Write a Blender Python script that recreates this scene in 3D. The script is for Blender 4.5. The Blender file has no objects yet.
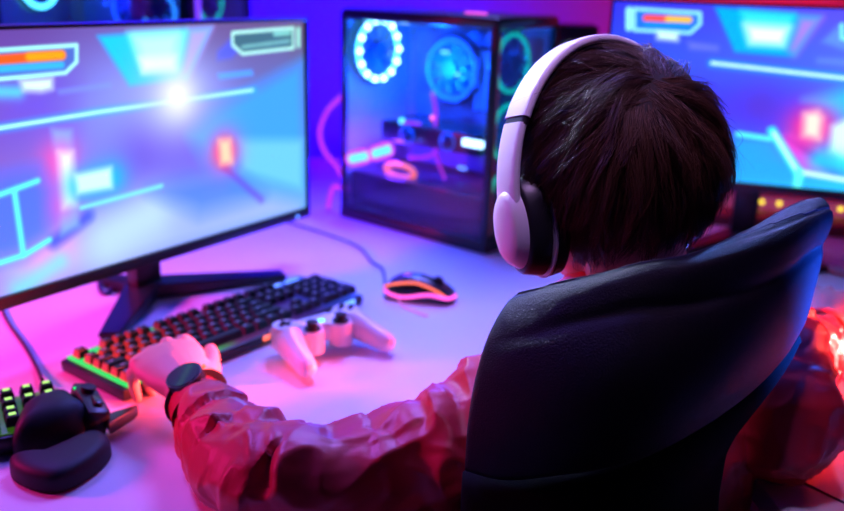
import bpy, bmesh, math, random
import numpy as np
from mathutils import Vector, Matrix, noise, Euler
random.seed(4); rng = np.random.RandomState(7)
S = bpy.context.scene
COL = S.collection
PI = math.pi
# ---------------------------------------------------------------- camera
F_PX, PITCH, ROLL, CAM_H = 850.0, math.radians(17.9), math.radians(1.8), 1.24
cd = bpy.data.cameras.new('camera'); cam = bpy.data.objects.new('camera', cd); COL.objects.link(cam)
cd.sensor_width = 36.0; cd.lens = F_PX/844*36.0
cam.location = (0, 0, CAM_H)
fw = Vector((0, math.cos(PITCH), -math.sin(PITCH))); up0 = Vector((0, math.sin(PITCH), math.cos(PITCH))); rt0 = Vector((1, 0, 0))
rt = rt0*math.cos(ROLL)+up0*math.sin(ROLL); up = -rt0*math.sin(ROLL)+up0*math.cos(ROLL)
m = Matrix((rt, up, -fw)).transposed(); cam.rotation_euler = m.to_euler()
cd.dof.use_dof = True; cd.dof.focus_distance = 0.74; cd.dof.aperture_fstop = 3.6
S.camera = cam

def at(px, py, Y):
    """world point seen at a photo pixel, at distance Y into the room"""
    d = rt*((px-422)/F_PX) + up*(-(py-255.5)/F_PX) + fw
    return Vector((0, 0, CAM_H)) + d*(Y/d.y)
def onz(px, py, z=0.74):
    d = rt*((px-422)/F_PX) + up*(-(py-255.5)/F_PX) + fw
    return Vector((0, 0, CAM_H)) + d*((z-CAM_H)/d.z)

# ---------------------------------------------------------------- materials
def mat(name, col, rough=.5, metal=0., emit=None, es=0., coat=0., spec=.5, bump=0., bscale=200., var=0., vscale=20.):
    mt = bpy.data.materials.new(name); mt.use_nodes = True
    nt = mt.node_tree; b = nt.nodes['Principled BSDF']
    b.inputs['Base Color'].default_value = (*col, 1); b.inputs['Roughness'].default_value = rough
    b.inputs['Metallic'].default_value = metal; b.inputs['Coat Weight'].default_value = coat
    b.inputs['Specular IOR Level'].default_value = spec
    if emit: b.inputs['Emission Color'].default_value = (*emit, 1); b.inputs['Emission Strength'].default_value = es
    tc = nt.nodes.new('ShaderNodeTexCoord')
    if var:
        n = nt.nodes.new('ShaderNodeTexNoise'); n.inputs['Scale'].default_value = vscale; n.inputs['Detail'].default_value = 4
        nt.links.new(tc.outputs['Object'], n.inputs['Vector'])
        mx = nt.nodes.new('ShaderNodeMix'); mx.data_type = 'RGBA'
        mx.inputs[6].default_value = (*[c*(1-var) for c in col], 1); mx.inputs[7].default_value = (*[min(1, c*(1+var)) for c in col], 1)
        nt.links.new(n.outputs['Fac'], mx.inputs[0]); nt.links.new(mx.outputs[2], b.inputs['Base Color'])
    if bump:
        n2 = nt.nodes.new('ShaderNodeTexNoise'); n2.inputs['Scale'].default_value = bscale; n2.inputs['Detail'].default_value = 3
        nt.links.new(tc.outputs['Object'], n2.inputs['Vector'])
        bp = nt.nodes.new('ShaderNodeBump'); bp.inputs['Strength'].default_value = bump; bp.inputs['Distance'].default_value = .002
        nt.links.new(n2.outputs['Fac'], bp.inputs['Height']); nt.links.new(bp.outputs[0], b.inputs['Normal'])
    return mt
def glow(name, col, s): return mat(name, tuple(c*.5 for c in col), .4, emit=col, es=s)
def glass(name, tint=(.75, .8, .9), refl=.12):
    mt = bpy.data.materials.new(name); mt.use_nodes = True; nt = mt.node_tree; nt.nodes.clear()
    o = nt.nodes.new('ShaderNodeOutputMaterial'); mx = nt.nodes.new('ShaderNodeMixShader')
    t = nt.nodes.new('ShaderNodeBsdfTransparent'); t.inputs[0].default_value = (*tint, 1)
    g = nt.nodes.new('ShaderNodeBsdfGlossy'); g.inputs['Roughness'].default_value = .05
    lw = nt.nodes.new('ShaderNodeLayerWeight'); pw = nt.nodes.new('ShaderNodeMath'); pw.operation = 'POWER'; pw.inputs[1].default_value = 4; nt.links.new(lw.outputs['Facing'], pw.inputs[0])
    ad = nt.nodes.new('ShaderNodeMath'); ad.operation = 'ADD'; ad.inputs[1].default_value = refl*.5
    nt.links.new(pw.outputs[0], ad.inputs[0]); nt.links.new(ad.outputs[0], mx.inputs[0])
    nt.links.new(t.outputs[0], mx.inputs[1]); nt.links.new(g.outputs[0], mx.inputs[2]); nt.links.new(mx.outputs[0], o.inputs[0])
    return mt
def vcol_emit(name, s):
    mt = bpy.data.materials.new(name); mt.use_nodes = True; nt = mt.node_tree; b = nt.nodes['Principled BSDF']
    a = nt.nodes.new('ShaderNodeVertexColor'); a.layer_name = 'picture'
    b.inputs['Base Color'].default_value = (.004, .004, .005, 1); b.inputs['Roughness'].default_value = .4; b.inputs['Specular IOR Level'].default_value = .2
    nt.links.new(a.outputs[0], b.inputs['Emission Color']); b.inputs['Emission Strength'].default_value = s
    return mt

M = dict(
    desk=mat('white_laminate', (.80, .79, .82), .5, spec=.3, var=.03, vscale=6),
    deskedge=mat('desk_edge', (.12, .1, .12), .5), seam=mat('desk_seam_gap', (.06, .04, .08), .8),
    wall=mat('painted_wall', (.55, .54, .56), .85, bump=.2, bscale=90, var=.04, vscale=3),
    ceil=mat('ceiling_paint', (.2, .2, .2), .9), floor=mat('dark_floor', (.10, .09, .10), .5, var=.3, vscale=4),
    black=mat('black_plastic', (.012, .012, .016), .38), satin=mat('satin_black_plastic', (.02, .02, .026), .28, coat=.2),
    bezel=mat('monitor_bezel', (.03, .028, .034), .35), steel=mat('black_metal', (.03, .03, .035), .4, metal=.6),
    chrome=mat('chrome', (.8, .8, .82), .15, metal=1), grey=mat('grey_metal', (.25, .25, .28), .4, metal=.7),
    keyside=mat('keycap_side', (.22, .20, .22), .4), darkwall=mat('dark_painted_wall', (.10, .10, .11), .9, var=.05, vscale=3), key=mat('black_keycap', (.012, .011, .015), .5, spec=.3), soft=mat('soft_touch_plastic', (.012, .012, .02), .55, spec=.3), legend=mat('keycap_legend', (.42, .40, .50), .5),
    leather=mat('black_leatherette', (.003, .003, .009), .43, bump=.5, bscale=900, spec=.25),
    fabric=mat('black_chair_fabric', (.002, .002, .003), .9, spec=.15, bump=.4, bscale=1200),
    thread=mat('chair_thread', (.04, .04, .08), .6),
    pearl=mat('white_controller_plastic', (.82, .76, .78), .38, coat=.2),
    band=mat('white_headset_plastic', (.80, .78, .84), .42), cush=mat('black_ear_pad', (.014, .012, .018), .55, bump=.4, bscale=500),
    skin=mat('skin', (.62, .36, .28), .5, bump=.15, bscale=400, var=.06, vscale=30),
    jacket=mat('red_nylon', (.62, .018, .035), .42, spec=.5, bump=.25, bscale=60, var=.08, vscale=8),
    cuff=mat('red_ribbed_cuff', (.55, .015, .025), .6, bump=.6, bscale=500),
    trousers=mat('dark_trousers', (.015, .015, .025), .85),
    hair=mat('dark_brown_hair', (.075, .030, .016), .42, spec=.4, var=.35, vscale=60),
    scalp=mat('hair_base', (.012, .006, .005), .8),
    lash=mat('dark_brow', (.02, .01, .01), .8), eye=mat('eye_white', (.8, .78, .76), .2), iris=mat('iris_brown', (.06, .03, .01), .2),
    inside=mat('grey_interior', (.3, .3, .35), .5), lip=mat('lips', (.5, .2, .17), .4),
    rubber=mat('black_rubber', (.012, .012, .014), .7), redcable=mat('red_cable', (.45, .02, .03), .5), darkcable=mat('dark_cable', (.05, .015, .03), .5),
    glass=glass('tinted_side_glass', (.80, .84, .95), .07), glassdark=glass('tinted_front_glass', (.75, .77, .8), .05),
    ring=glow('cyan_ring', (.10, .75, 1.0), 4.5), ringhot=glow('white_cyan_diode', (.55, .95, 1.0), 7.), ringdim=glow('blue_ring', (.02, .18, 1.0), .9),
    teal=glow('teal_ring', (.0, .42, .30), 1.8), blade=mat('smoky_fan_blade', (.04, .10, .25), .35), board=mat('circuit_board', (.10, .2, .4), .5, var=.4, vscale=40),
    cy=glow('cyan_led', (.12, .75, 1.0), 2.4), pinkled=glow('pink_led', (1.0, .10, .62), 1.6), pinkdim=glow('magenta_led', (.8, .06, .75), .55),
    orange=glow('orange_led', (1., .16, .07), 1.5), white=glow('cold_white_led', (.5, .85, 1.), 5.), reddot=glow('red_led', (1., .12, .10), 3.5),
    green=glow('green_led', (.0, .8, .18), 1.3), lime=glow('lime_legend', (.45, 1., .16), 1.3), limeplate=glow('lime_plate', (.22, .8, .05), .10),
    yellow=glow('yellow_led', (.95, .75, .05), 2.0), blueled=glow('blue_led', (.1, .25, 1.), 3.0),
    bluebulb=glow('violet_strip', (.2, .05, 1.0), 1.2),
    mauve=mat('mauve_plastic', (.5, .25, .4), .5), brown=mat('red_brown_shelf', (.22, .05, .06), .5),
    screenL=vcol_emit('game_picture_one', 1.25), screenR=vcol_emit('game_picture_two', 1.25),
    dial=mat('watch_glass', (.005, .005, .01), .12, coat=.5),
)

# ---------------------------------------------------------------- mesh helpers
def finish(o, parent):
    COL.objects.link(o)
    if parent: o.parent = parent
    return o
def obj(name, bm, mt, parent=None, smooth=None, loc=None):
    bmesh.ops.recalc_face_normals(bm, faces=bm.faces)
    me = bpy.data.meshes.new(name); bm.to_mesh(me); bm.free()
    mts = mt if isinstance(mt, (list, tuple)) else [mt]
    for q in mts: me.materials.append(q)
    if smooth is not None:
        for p in me.polygons: p.use_smooth = True
        if smooth < 180: me.set_sharp_from_angle(angle=math.radians(smooth))
    o = bpy.data.objects.new(name, me)
    if loc is not None: o.location = loc
    return finish(o, parent)
def npmesh(name, V, Fq, mt, parent=None, smooth=True):
    me = bpy.data.meshes.new(name); me.from_pydata([tuple(v) for v in V], [], [tuple(f) for f in Fq]); me.materials.append(mt)
    if smooth: me.polygons.foreach_set('use_smooth', [True]*len(me.polygons))
    me.update()
    return finish(bpy.data.objects.new(name, me), parent)
def tag(o, label=None, cat=None, group=None, kind=None):
    if label: o['label'] = label
    if cat: o['category'] = cat
    if group: o['group'] = group
    if kind: o['kind'] = kind
    return o
def thing(name, label, cat, loc=(0, 0, 0), rz=0, group=None):
    o = bpy.data.objects.new(name, None); o.empty_display_size = .05; COL.objects.link(o)
    o.location = loc; o.rotation_euler = (0, 0, rz)
    return tag(o, label, cat, group)
def B(): return bmesh.new()
def box(bm, c, s, bev=0., R=None, seg=2):
    M4 = Matrix.Translation(c) @ (R.to_4x4() if R else Matrix()) @ Matrix.Diagonal((*s, 1))
    r = bmesh.ops.create_cube(bm, size=1, matrix=M4)
    if bev:
        es = list({e for v in r['verts'] for e in v.link_edges})
        bmesh.ops.bevel(bm, geom=es, offset=bev, segments=seg, profile=.5, affect='EDGES')
    return bm
def cyl(bm, a, b, r1, r2=None, seg=24, cap=True):
    a = Vector(a); b = Vector(b); d = b-a; r2 = r1 if r2 is None else r2
    M4 = Matrix.Translation((a+b)/2) @ d.to_track_quat('Z', 'Y').to_matrix().to_4x4()
    bmesh.ops.create_cone(bm, cap_ends=cap, segments=seg, radius1=r1, radius2=r2, depth=d.length, matrix=M4); return bm
def sph(bm, c, r, sc=(1, 1, 1), seg=24):
    bmesh.ops.create_uvsphere(bm, u_segments=seg, v_segments=seg//2+2, radius=1, matrix=Matrix.Translation(c) @ Matrix.Diagonal((r*sc[0], r*sc[1], r*sc[2], 1))); return bm
def rings(bm, rs, closed=False, cap=True):
    """rs: list of lists of points, same length"""
    vs = [[bm.verts.new(p) for p in r] for r in rs]; n = len(rs[0])
    pairs = list(zip(vs, vs[1:])) + ([(vs[-1], vs[0])] if closed else [])
    for a, b in pairs:
        for i in range(n): bm.faces.new((a[i], a[(i+1) % n], b[(i+1) % n], b[i]))
    if cap and not closed:
        bm.faces.new(vs[0][::-1]); bm.faces.new(vs[-1])
    return bm
def frames(pts, closed=False, upv=None):
    pts = [Vector(p) for p in pts]; n = len(pts); out = []; N = None
    for i in range(n):
        a = pts[(i-1) % n] if (closed or i > 0) else pts[i]; b = pts[(i+1) % n] if (closed or i < n-1) else pts[i]
        t = (b-a).normalized()
        if upv is not None: N = Vector(upv) - t*t.dot(Vector(upv)); N.normalize()
        elif N is None: N = t.orthogonal().normalized()
        else: N = (N - t*t.dot(N)).normalized()
        out.append((t, N, t.cross(N)))
    return out
def tube(bm, pts, r, seg=10, closed=False, ry=None, upv=None, cap=True):
    pts = [Vector(p) for p in pts]; fr = frames(pts, closed, upv); rs = []
    for i, (p, (t, N, Bn)) in enumerate(zip(pts, fr)):
        a = r[i] if hasattr(r, '__len__') else r; b = (ry[i] if hasattr(ry, '__len__') else ry) if ry is not None else a
        rs.append([p + N*(a*math.cos(2*PI*k/seg)) + Bn*(b*math.sin(2*PI*k/seg)) for k in range(seg)])
    return rings(bm, rs, closed, cap)
def smooth_path(ctrl, n=8, closed=False):
    P = [Vector(c) for c in ctrl]; out = []; N = len(P)
    for i in range(N if closed else N-1):
        if closed: p0, p1, p2, p3 = P[(i-1) % N], P[i], P[(i+1) % N], P[(i+2) % N]
        else: p0, p1, p2, p3 = P[max(i-1, 0)], P[i], P[i+1], P[min(i+2, N-1)]
        for k in range(n):
            t = k/n
            out.append(.5*((2*p1)+(p2-p0)*t+(2*p0-5*p1+4*p2-p3)*t*t+(3*p1-p0-3*p2+p3)*t**3))
    if not closed: out.append(P[-1])
    return out
def lerp_list(vals, n): 
    v = np.array(vals, float); x = np.linspace(0, len(v)-1, n); return list(np.interp(x, np.arange(len(v)), v))
def limb(bm, ctrl, radii, seg=20, n=6, ratio=1., upv=None):
    pts = smooth_path(ctrl, n); r = lerp_list(radii, len(pts))
    # rounded ends
    a = (pts[0]-pts[1]).normalized(); b = (pts[-1]-pts[-2]).normalized(); r0, r1 = r[0], r[-1]
    pre = [pts[0]+a*r0*.9, pts[0]+a*r0*.6]; post = [pts[-1]+b*r1*.6, pts[-1]+b*r1*.9]
    pts = pre+pts+post; r = [r0*.35, r0*.78]+r+[r1*.78, r1*.35]
    return tube(bm, pts, r, seg, ry=[x*ratio for x in r], upv=upv)
def prism(bm, poly, z0, z1, bev=0.):
    a = [bm.verts.new((p[0], p[1], z0)) for p in poly]; b = [bm.verts.new((p[0], p[1], z1)) for p in poly]; n = len(poly)
    fs = [bm.faces.new(a[::-1]), bm.faces.new(b)] + [bm.faces.new((a[i], a[(i+1) % n], b[(i+1) % n], b[i])) for i in range(n)]
    if bev:
        es = list({e for f in fs[:2] for e in f.edges}); bmesh.ops.bevel(bm, geom=es, offset=bev, segments=2, profile=.5, affect='EDGES')
    return bm
def pillow(bm, outline, z0, h, p=2.2, n=10, zf=None, under=.0):
    """closed smooth outline, domed top"""
    c = sum((Vector((q[0], q[1], 0)) for q in outline), Vector())/len(outline); rs = []
    rs.append([Vector((q[0], q[1], z0)) for q in outline])
    for k in range(1, n+1):
        t = k/n*PI/2; s = math.cos(t)**(2/p); z = math.sin(t)**(2/p)
        s = max(s, .03)
        rs.append([Vector((c.x+(q[0]-c.x)*s, c.y+(q[1]-c.y)*s, z0+under+z*(h*(zf(q[0]*s+c.x*(1-s), q[1]*s+c.y*(1-s)) if zf else 1)))) for q in outline])
    return rings(bm, rs)
def torus(bm, c, R, r, ax='z', seg=36, s2=8, M3=None):
    pts = []
    for k in range(seg):
        a = 2*PI*k/seg; v = Vector((math.cos(a)*R, math.sin(a)*R, 0))
        if M3: v = M3 @ v
        pts.append(Vector(c)+v)
    return tube(bm, pts, r, s2, closed=True, upv=(M3 @ Vector((0, 0, 1))) if M3 else (0, 0, 1))
def remeshed(bm, vox, smooth_it=4, name='tmp'):
    me = bpy.data.meshes.new(name); bmesh.ops.recalc_face_normals(bm, faces=bm.faces); bm.to_mesh(me); bm.free()
    o = bpy.data.objects.new(name, me); COL.objects.link(o)
    md = o.modifiers.new('r', 'REMESH'); md.mode = 'VOXEL'; md.voxel_size = vox
    if smooth_it:
        ms = o.modifiers.new('s', 'SMOOTH'); ms.factor = .5; ms.iterations = smooth_it
    dg = bpy.context.evaluated_depsgraph_get(); dg.update()
    me2 = bpy.data.meshes.new_from_object(o.evaluated_get(dg)); bpy.data.objects.remove(o)
    me2.name = name; me2.materials.clear()
    me2.polygons.foreach_set('use_smooth', [True]*len(me2.polygons))
    return me2
def copy_tree(o, parent=None):
    c = o.copy(); COL.objects.link(c); c.parent = parent
    for ch in list(o.children): copy_tree(ch, c)
    return c

# ---------------------------------------------------------------- room
def struct(name, bm, mt): o = obj(name, bm, mt); o['kind'] = 'structure'; return o
XL, XR, YB, YF, ZC = -2.3, 2.5, 2.55, -1.7, 2.55
struct('floor', box(B(), ((XL+XR)/2, (YB+YF)/2, -.05), (XR-XL, YB-YF, .1)), M['floor'])
struct('ceiling', box(B(), ((XL+XR)/2, (YB+YF)/2, ZC+.05), (XR-XL, YB-YF, .1)), M['ceil'])
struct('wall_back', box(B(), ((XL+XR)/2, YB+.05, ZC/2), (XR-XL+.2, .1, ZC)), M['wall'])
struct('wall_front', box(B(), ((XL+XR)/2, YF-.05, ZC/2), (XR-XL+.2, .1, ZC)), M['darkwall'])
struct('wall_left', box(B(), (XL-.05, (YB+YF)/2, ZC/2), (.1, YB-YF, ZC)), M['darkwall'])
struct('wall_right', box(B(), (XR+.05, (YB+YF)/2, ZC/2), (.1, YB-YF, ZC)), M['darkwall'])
struct('baseboard_back', box(B(), ((XL+XR)/2, YB-.008, .05), (XR-XL, .016, .1), .004), M['wall'])

# ---------------------------------------------------------------- desk
desk = thing('gaming_desk', 'long white laminate desk with a cut-out for the chair, carrying the monitors and keyboard', 'desk', (0, 0, 0))
cut = smooth_path([(-.02, .50, 0), (.005, .62, 0), (.02, .78, 0), (.05, .87, 0), (.12, .93, 0), (.22, .95, 0), (.325, .93, 0), (.365, .82, 0), (.375, .70, 0), (.40, .50, 0)], 5)
poly = [(-1.6, .42), (-.08, .42), (-.035, .45)] + [(p.x, p.y) for p in cut] + [(.42, .45), (.46, .42), (1.85, .42), (1.85, 2.44), (-1.6, 2.44)]
obj('tabletop', prism(B(), poly, .712, .74, .003), M['desk'], desk, 40)
for a, b in ((onz(768, 466), onz(850, 506)), (onz(828, 374), onz(900, 396)), (onz(815, 260), onz(880, 284))):
    d = (b-a).normalized(); L = 1.5 if b.x > .5 else (b-a).length+.5; b2 = a+d*L
    b2.x = min(b2.x, 1.84); 
    bm = B(); tube(bm, [a+Vector((0, 0, .0002)), a+d*min(L, .9)+Vector((0, 0, .0002))], .0016, 6, ry=.0016); obj('seam', bm, M['seam'], desk)
for x, y in ((-1.5, .52), (1.75, .52), (-1.5, 2.34), (1.75, 2.34), (.1, 2.34)):
    obj('leg', box(B(), (x, y, .357), (.06, .06, .71), .004), M['steel'], desk)

# ---------------------------------------------------------------- screen pictures
def s2l(c): c = np.asarray(c, float)/255.; return np.where(c <= .04045, c/12.92, ((c+.055)/1.055)**2.4)
class Picture:
    """a soft painting of what the game shows, in screen units: x 0..16, y 0..9 from the lower left"""
    def __init__(s, nx=288, ny=162):
        s.nx, s.ny = nx, ny; x = np.linspace(0, 16, nx); y = np.linspace(0, 9, ny); s.X, s.Y = np.meshgrid(x, y)
        s.C = np.zeros((ny, nx, 3))
    def base(s, corners):   # bl, br, tl, tr
        u = s.X/16; v = s.Y/9; c = [np.array(k, float) for k in corners]
        s.C = ((1-u)*(1-v))[..., None]*c[0] + (u*(1-v))[..., None]*c[1] + ((1-u)*v)[..., None]*c[2] + (u*v)[..., None]*c[3]
    def mix(s, a, col): s.C = s.C*(1-a[..., None]) + np.array(col, float)*a[..., None]
    def segd(s, a, b):
        ax, ay = a; bx, by = b; dx, dy = bx-ax, by-ay; t = np.clip(((s.X-ax)*dx+(s.Y-ay)*dy)/(dx*dx+dy*dy+1e-9), 0, 1)
        return np.hypot(s.X-ax-t*dx, s.Y-ay-t*dy)
    def poly(s, pts, col, soft=.12, a=1.):
        d = np.full(s.X.shape, 1e9); ins = np.zeros(s.X.shape, bool); n = len(pts)
        for i in range(n):
            p, q = pts[i], pts[(i+1) % n]; d = np.minimum(d, s.segd(p, q))
            c = ((p[1] > s.Y) != (q[1] > s.Y)) & (s.X < (q[0]-p[0])*(s.Y-p[1])/((q[1]-p[1]) or 1e-9)+p[0]); ins ^= c
        sd = np.where(ins, -d, d); s.mix(a*np.clip(.5-sd/soft/2, 0, 1), col)
    def line(s, pts, w, col, soft=.1, a=1., closed=False):
        d = np.full(s.X.shape, 1e9)
        for p, q in zip(pts, pts[1:]+([pts[0]] if closed else [])):
            d = np.minimum(d, s.segd(p, q))
        s.mix(a*np.clip((w-d)/soft+.5, 0, 1), col)
    def halo(s, pts, r, col, a=1.):
        d = np.full(s.X.shape, 1e9)
        if len(pts) == 1: d = np.hypot(s.X-pts[0][0], s.Y-pts[0][1])
        for p, q in zip(pts, pts[1:]): d = np.minimum(d, s.segd(p, q))
        s.mix(a*np.exp(-(d/r)**2), col)
    def build(s, name, w, h, mt, parent, y, z0):
        nx, ny = s.nx, s.ny; X = (s.X/16-.5)*w; Z = s.Y/9*h+z0
        V = np.stack([X, np.full_like(X, y), Z], -1).reshape(-1, 3)
        i = np.arange(nx-1)[None, :]+np.arange(ny-1)[:, None]*nx; Fq = np.stack([i, i+1, i+1+nx, i+nx], -1).reshape(-1, 4)
        o = npmesh(name, V, Fq, mt, parent)
        ca = o.data.color_attributes.new('picture', 'FLOAT_COLOR', 'POINT')
        g_ = s.C.mean(-1, keepdims=True); s.C = g_+(s.C-g_)*1.4-2; lin = np.ones((nx*ny, 4)); lin[:, :3] = s2l(np.clip(s.C, 0, 255)).reshape(-1, 3); ca.data.foreach_set('color', lin.ravel().astype(np.float32))
        return o
picL = Picture(); picL.base([(170, 140, 235), (110, 170, 255), (105, 80, 150), (110, 95, 125)])
picL.halo([(5.71, 5.91), (9.52, 4.67)], 2.6, (150, 165, 245), 0.8)
picL.poly([(1.2, 7.21), (3.37, 7.21), (3.18, 5.47), (1.04, 5.91)], (120, 100, 215), 1.2, 0.8)
picL.halo([(6.94, 4.2), (10.31, 4.14)], 1.5, (105, 85, 190), 0.85)
picL.poly([(15.92, 7.09), (10.22, 5.35), (8.98, 4.53), (10.73, 1.41), (15.8, 0.5)], (95, 165, 255), 0.5, 0.95)
picL.poly([(11.75, 3.95), (15.85, 3.39), (15.8, 0.91), (11.8, 2.49)], (150, 215, 255), 0.3, 0.7)
picL.poly([(0.45, 1.25), (2.74, 1.49), (4.91, 2.09), (10.78, 2.3), (15.79, 0.4), (15.78, -0.36), (0.28, -0.1)], (175, 190, 255), 0.7, 0.9)
picL.halo([(2.07, 0.81), (2.7, 1.11)], 0.9, (240, 170, 230), 0.8)
picL.halo([(4.8, 0.99), (6.73, 1.58)], 1.2, (200, 225, 255), 0.8)
picL.poly([(6.81, 2.6), (11.1, 2.79), (13.19, 1.16), (9.29, 1.03)], (90, 130, 250), 0.6, 0.7)
picL.line([(10.64, 3.0), (12.99, 0.96)], 0.14, (110, 70, 170), 0.3, 0.6)
picL.line([(2.54, 1.46), (3.96, 2.13)], 0.25, (70, 90, 200), 0.4, 0.8)
picL.poly([(5.04, 8.65), (10.48, 8.83), (9.03, 6.78), (6.24, 6.77)], (70, 195, 255), 0.12)
picL.poly([(9.27, 8.78), (10.48, 8.83), (9.14, 6.93), (8.63, 6.93)], (210, 165, 240), 0.25, 0.8)
picL.poly([(6.32, 8.72), (9.12, 8.75), (8.65, 7.13), (6.82, 7.18)], (150, 245, 255), 0.2)
picL.poly([(6.62, 8.6), (8.65, 8.61), (8.36, 7.3), (6.97, 7.32)], (205, 255, 255), 0.3, 0.9)
picL.poly([(6.78, 7.78), (8.49, 7.76), (8.4, 7.22), (6.92, 7.24)], (250, 255, 255), 0.2)
picL.poly([(10.69, 7.81), (11.51, 8.35), (11.82, 7.75), (11.46, 7.52), (10.67, 7.48)], (95, 105, 225), 0.15, 0.8)
picL.poly([(10.64, 6.91), (12.61, 6.94), (12.72, 6.71), (10.74, 6.69)], (110, 170, 255), 0.1)
picL.poly([(3.26, 6.87), (5.38, 6.95), (5.45, 6.8), (3.32, 6.73)], (140, 160, 240), 0.1, 0.8)
picL.halo([(1.17, 6.99), (1.79, 6.93)], 0.25, (120, 220, 255), 0.8)
picL.line([(0.02, 5.77), (4.85, 5.93), (12.76, 6.05)], 0.1, (80, 190, 255), 0.35, 0.8)
picL.line([(0.02, 5.77), (4.85, 5.93), (12.63, 6.06)], 0.07, (190, 255, 255), 0.06)
picL.halo([(8.37, 6.11)], 2.1, (205, 215, 255), 0.75)
picL.halo([(8.48, 6.18)], 0.9, (255, 255, 255), 0.85)
picL.poly([(1.91, 7.32), (3.11, 7.3), (3.07, 6.92), (2.65, 6.86), (2.0, 6.95)], (230, 255, 255), 0.15)
picL.poly([(0.04, 8.31), (4.16, 8.37), (4.1, 7.79), (3.63, 7.44), (-0.09, 7.38)], (90, 120, 190), 0.1, 0.8)
picL.line([(0.04, 8.31), (4.16, 8.37), (4.1, 7.79), (3.63, 7.44), (-0.09, 7.38)], 0.07, (190, 255, 255), 0.07)
picL.line([(-0.01, 7.97), (1.23, 8.02), (3.54, 8.06)], 0.16, (245, 110, 60), 0.1)
picL.line([(2.35, 8.06), (3.54, 8.06)], 0.14, (255, 165, 60), 0.15)
picL.line([(0.28, 7.73), (3.5, 7.72)], 0.12, (90, 180, 235), 0.1)
picL.poly([(11.57, 8.56), (15.34, 8.66), (15.32, 7.76), (12.11, 7.66), (11.55, 8.06)], (70, 110, 115), 0.1, 0.8)
picL.line([(11.57, 8.56), (15.34, 8.66), (15.32, 7.76), (12.11, 7.66), (11.55, 8.06), (11.57, 8.56)], 0.07, (200, 255, 245), 0.06)
picL.line([(15.68, 8.61), (15.66, 7.84)], 0.1, (185, 245, 230), 0.06)
picL.line([(14.1, 8.43), (15.07, 8.45)], 0.09, (150, 210, 205), 0.08)
picL.line([(12.12, 7.95), (15.06, 8.09)], 0.07, (150, 205, 205), 0.08, 0.8)
picL.halo([(10.85, 3.54)], 0.9, (255, 90, 120), 0.9)
picL.poly([(10.54, 4.11), (11.22, 4.06), (11.29, 2.98), (10.59, 3.01)], (255, 215, 190), 0.2)
picL.poly([(2.88, 5.55), (3.65, 5.41), (3.59, 1.83), (2.83, 1.62)], (140, 190, 250), 0.15, 0.9)
picL.halo([(3.06, 4.41), (2.98, 2.95)], 0.8, (255, 110, 190), 0.7)
picL.poly([(3.05, 4.7), (3.6, 4.62), (3.55, 2.64), (3.02, 2.64)], (255, 245, 255), 0.2)
picL.halo([(3.75, 3.33), (5.12, 3.39)], 0.7, (60, 190, 255), 0.8)
picL.poly([(3.59, 3.77), (5.16, 3.81), (5.13, 2.99), (3.64, 3.04)], (215, 250, 255), 0.15)
picL.line([(3.74, 2.49), (7.41, 2.65)], 0.08, (150, 230, 255), 0.12)
picL.poly([(-0.53, 4.14), (2.2, 4.26), (2.63, 3.38), (2.37, 1.76), (1.36, 1.26), (-0.91, 1.33)], (85, 130, 240), 0.5, 0.7)
picL.line([(-0.61, 3.49), (0.74, 3.57), (2.15, 3.8)], 0.1, (130, 240, 255), 0.12)
picL.line([(1.27, 3.57), (1.32, 1.27)], 0.1, (130, 240, 255), 0.12)
picL.line([(-0.92, 1.26), (0.44, 1.21), (1.36, 1.26), (2.35, 1.58)], 0.1, (130, 240, 255), 0.12)
picL.halo([(1.03, 0.05), (2.65, 0.66)], 0.4, (130, 235, 255), 0.6)
picR = Picture(); picR.base([(60, 150, 250), (90, 200, 255), (75, 75, 235), (120, 110, 230)])
picR.halo([(4.86, 3.91), (9.26, 3.71)], 2.0, (85, 75, 215), 0.9)
picR.halo([(7.77, 4.12)], 1.2, (95, 70, 170), 0.6)
picR.poly([(11.54, 5.13), (9.84, 4.52), (11.78, 3.65), (16.56, 3.27), (16.05, 5.91)], (80, 200, 255), 0.4, 0.9)
picR.poly([(6.8, 2.32), (8.6, 2.37), (10.24, 0.4), (6.8, 0.5)], (70, 165, 255), 0.3, 0.9)
picR.poly([(9.41, 2.69), (12.98, 0.92), (10.18, 0.82), (8.87, 2.49)], (215, 110, 230), 0.3, 0.85)
picR.poly([(9.25, 2.52), (10.55, 2.11), (12.53, 0.83), (11.7, 0.75)], (90, 60, 180), 0.15, 0.7)
picR.halo([(10.39, 3.13)], 1.25, (255, 80, 140), 0.9)
picR.poly([(9.9, 3.86), (10.53, 4.01), (10.81, 3.68), (10.85, 2.55), (10.03, 2.69)], (255, 235, 225), 0.25)
picR.poly([(11.29, 3.3), (12.04, 3.77), (12.43, 1.39), (11.41, 1.98)], (225, 255, 255), 0.25)
picR.halo([(11.01, 1.53), (12.95, 1.08)], 0.6, (60, 230, 255), 0.7)
picR.poly([(4.97, 8.88), (9.98, 8.64), (9.06, 6.62), (6.22, 6.71)], (40, 170, 255), 0.12)
picR.poly([(8.99, 8.56), (9.99, 8.55), (9.04, 6.71), (8.68, 6.94)], (205, 140, 240), 0.3, 0.8)
picR.poly([(6.18, 8.78), (8.74, 8.69), (8.52, 7.08), (6.79, 7.09)], (90, 215, 255), 0.2)
picR.poly([(6.46, 8.11), (8.61, 8.06), (8.43, 7.12), (6.87, 7.15)], (240, 255, 255), 0.3)
picR.line([(5.18, 6.1), (11.72, 5.69), (16.16, 5.34)], 0.16, (60, 190, 255), 0.35, 0.8)
picR.line([(5.18, 6.1), (11.72, 5.69), (16.16, 5.34)], 0.08, (215, 255, 255), 0.06)
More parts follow.
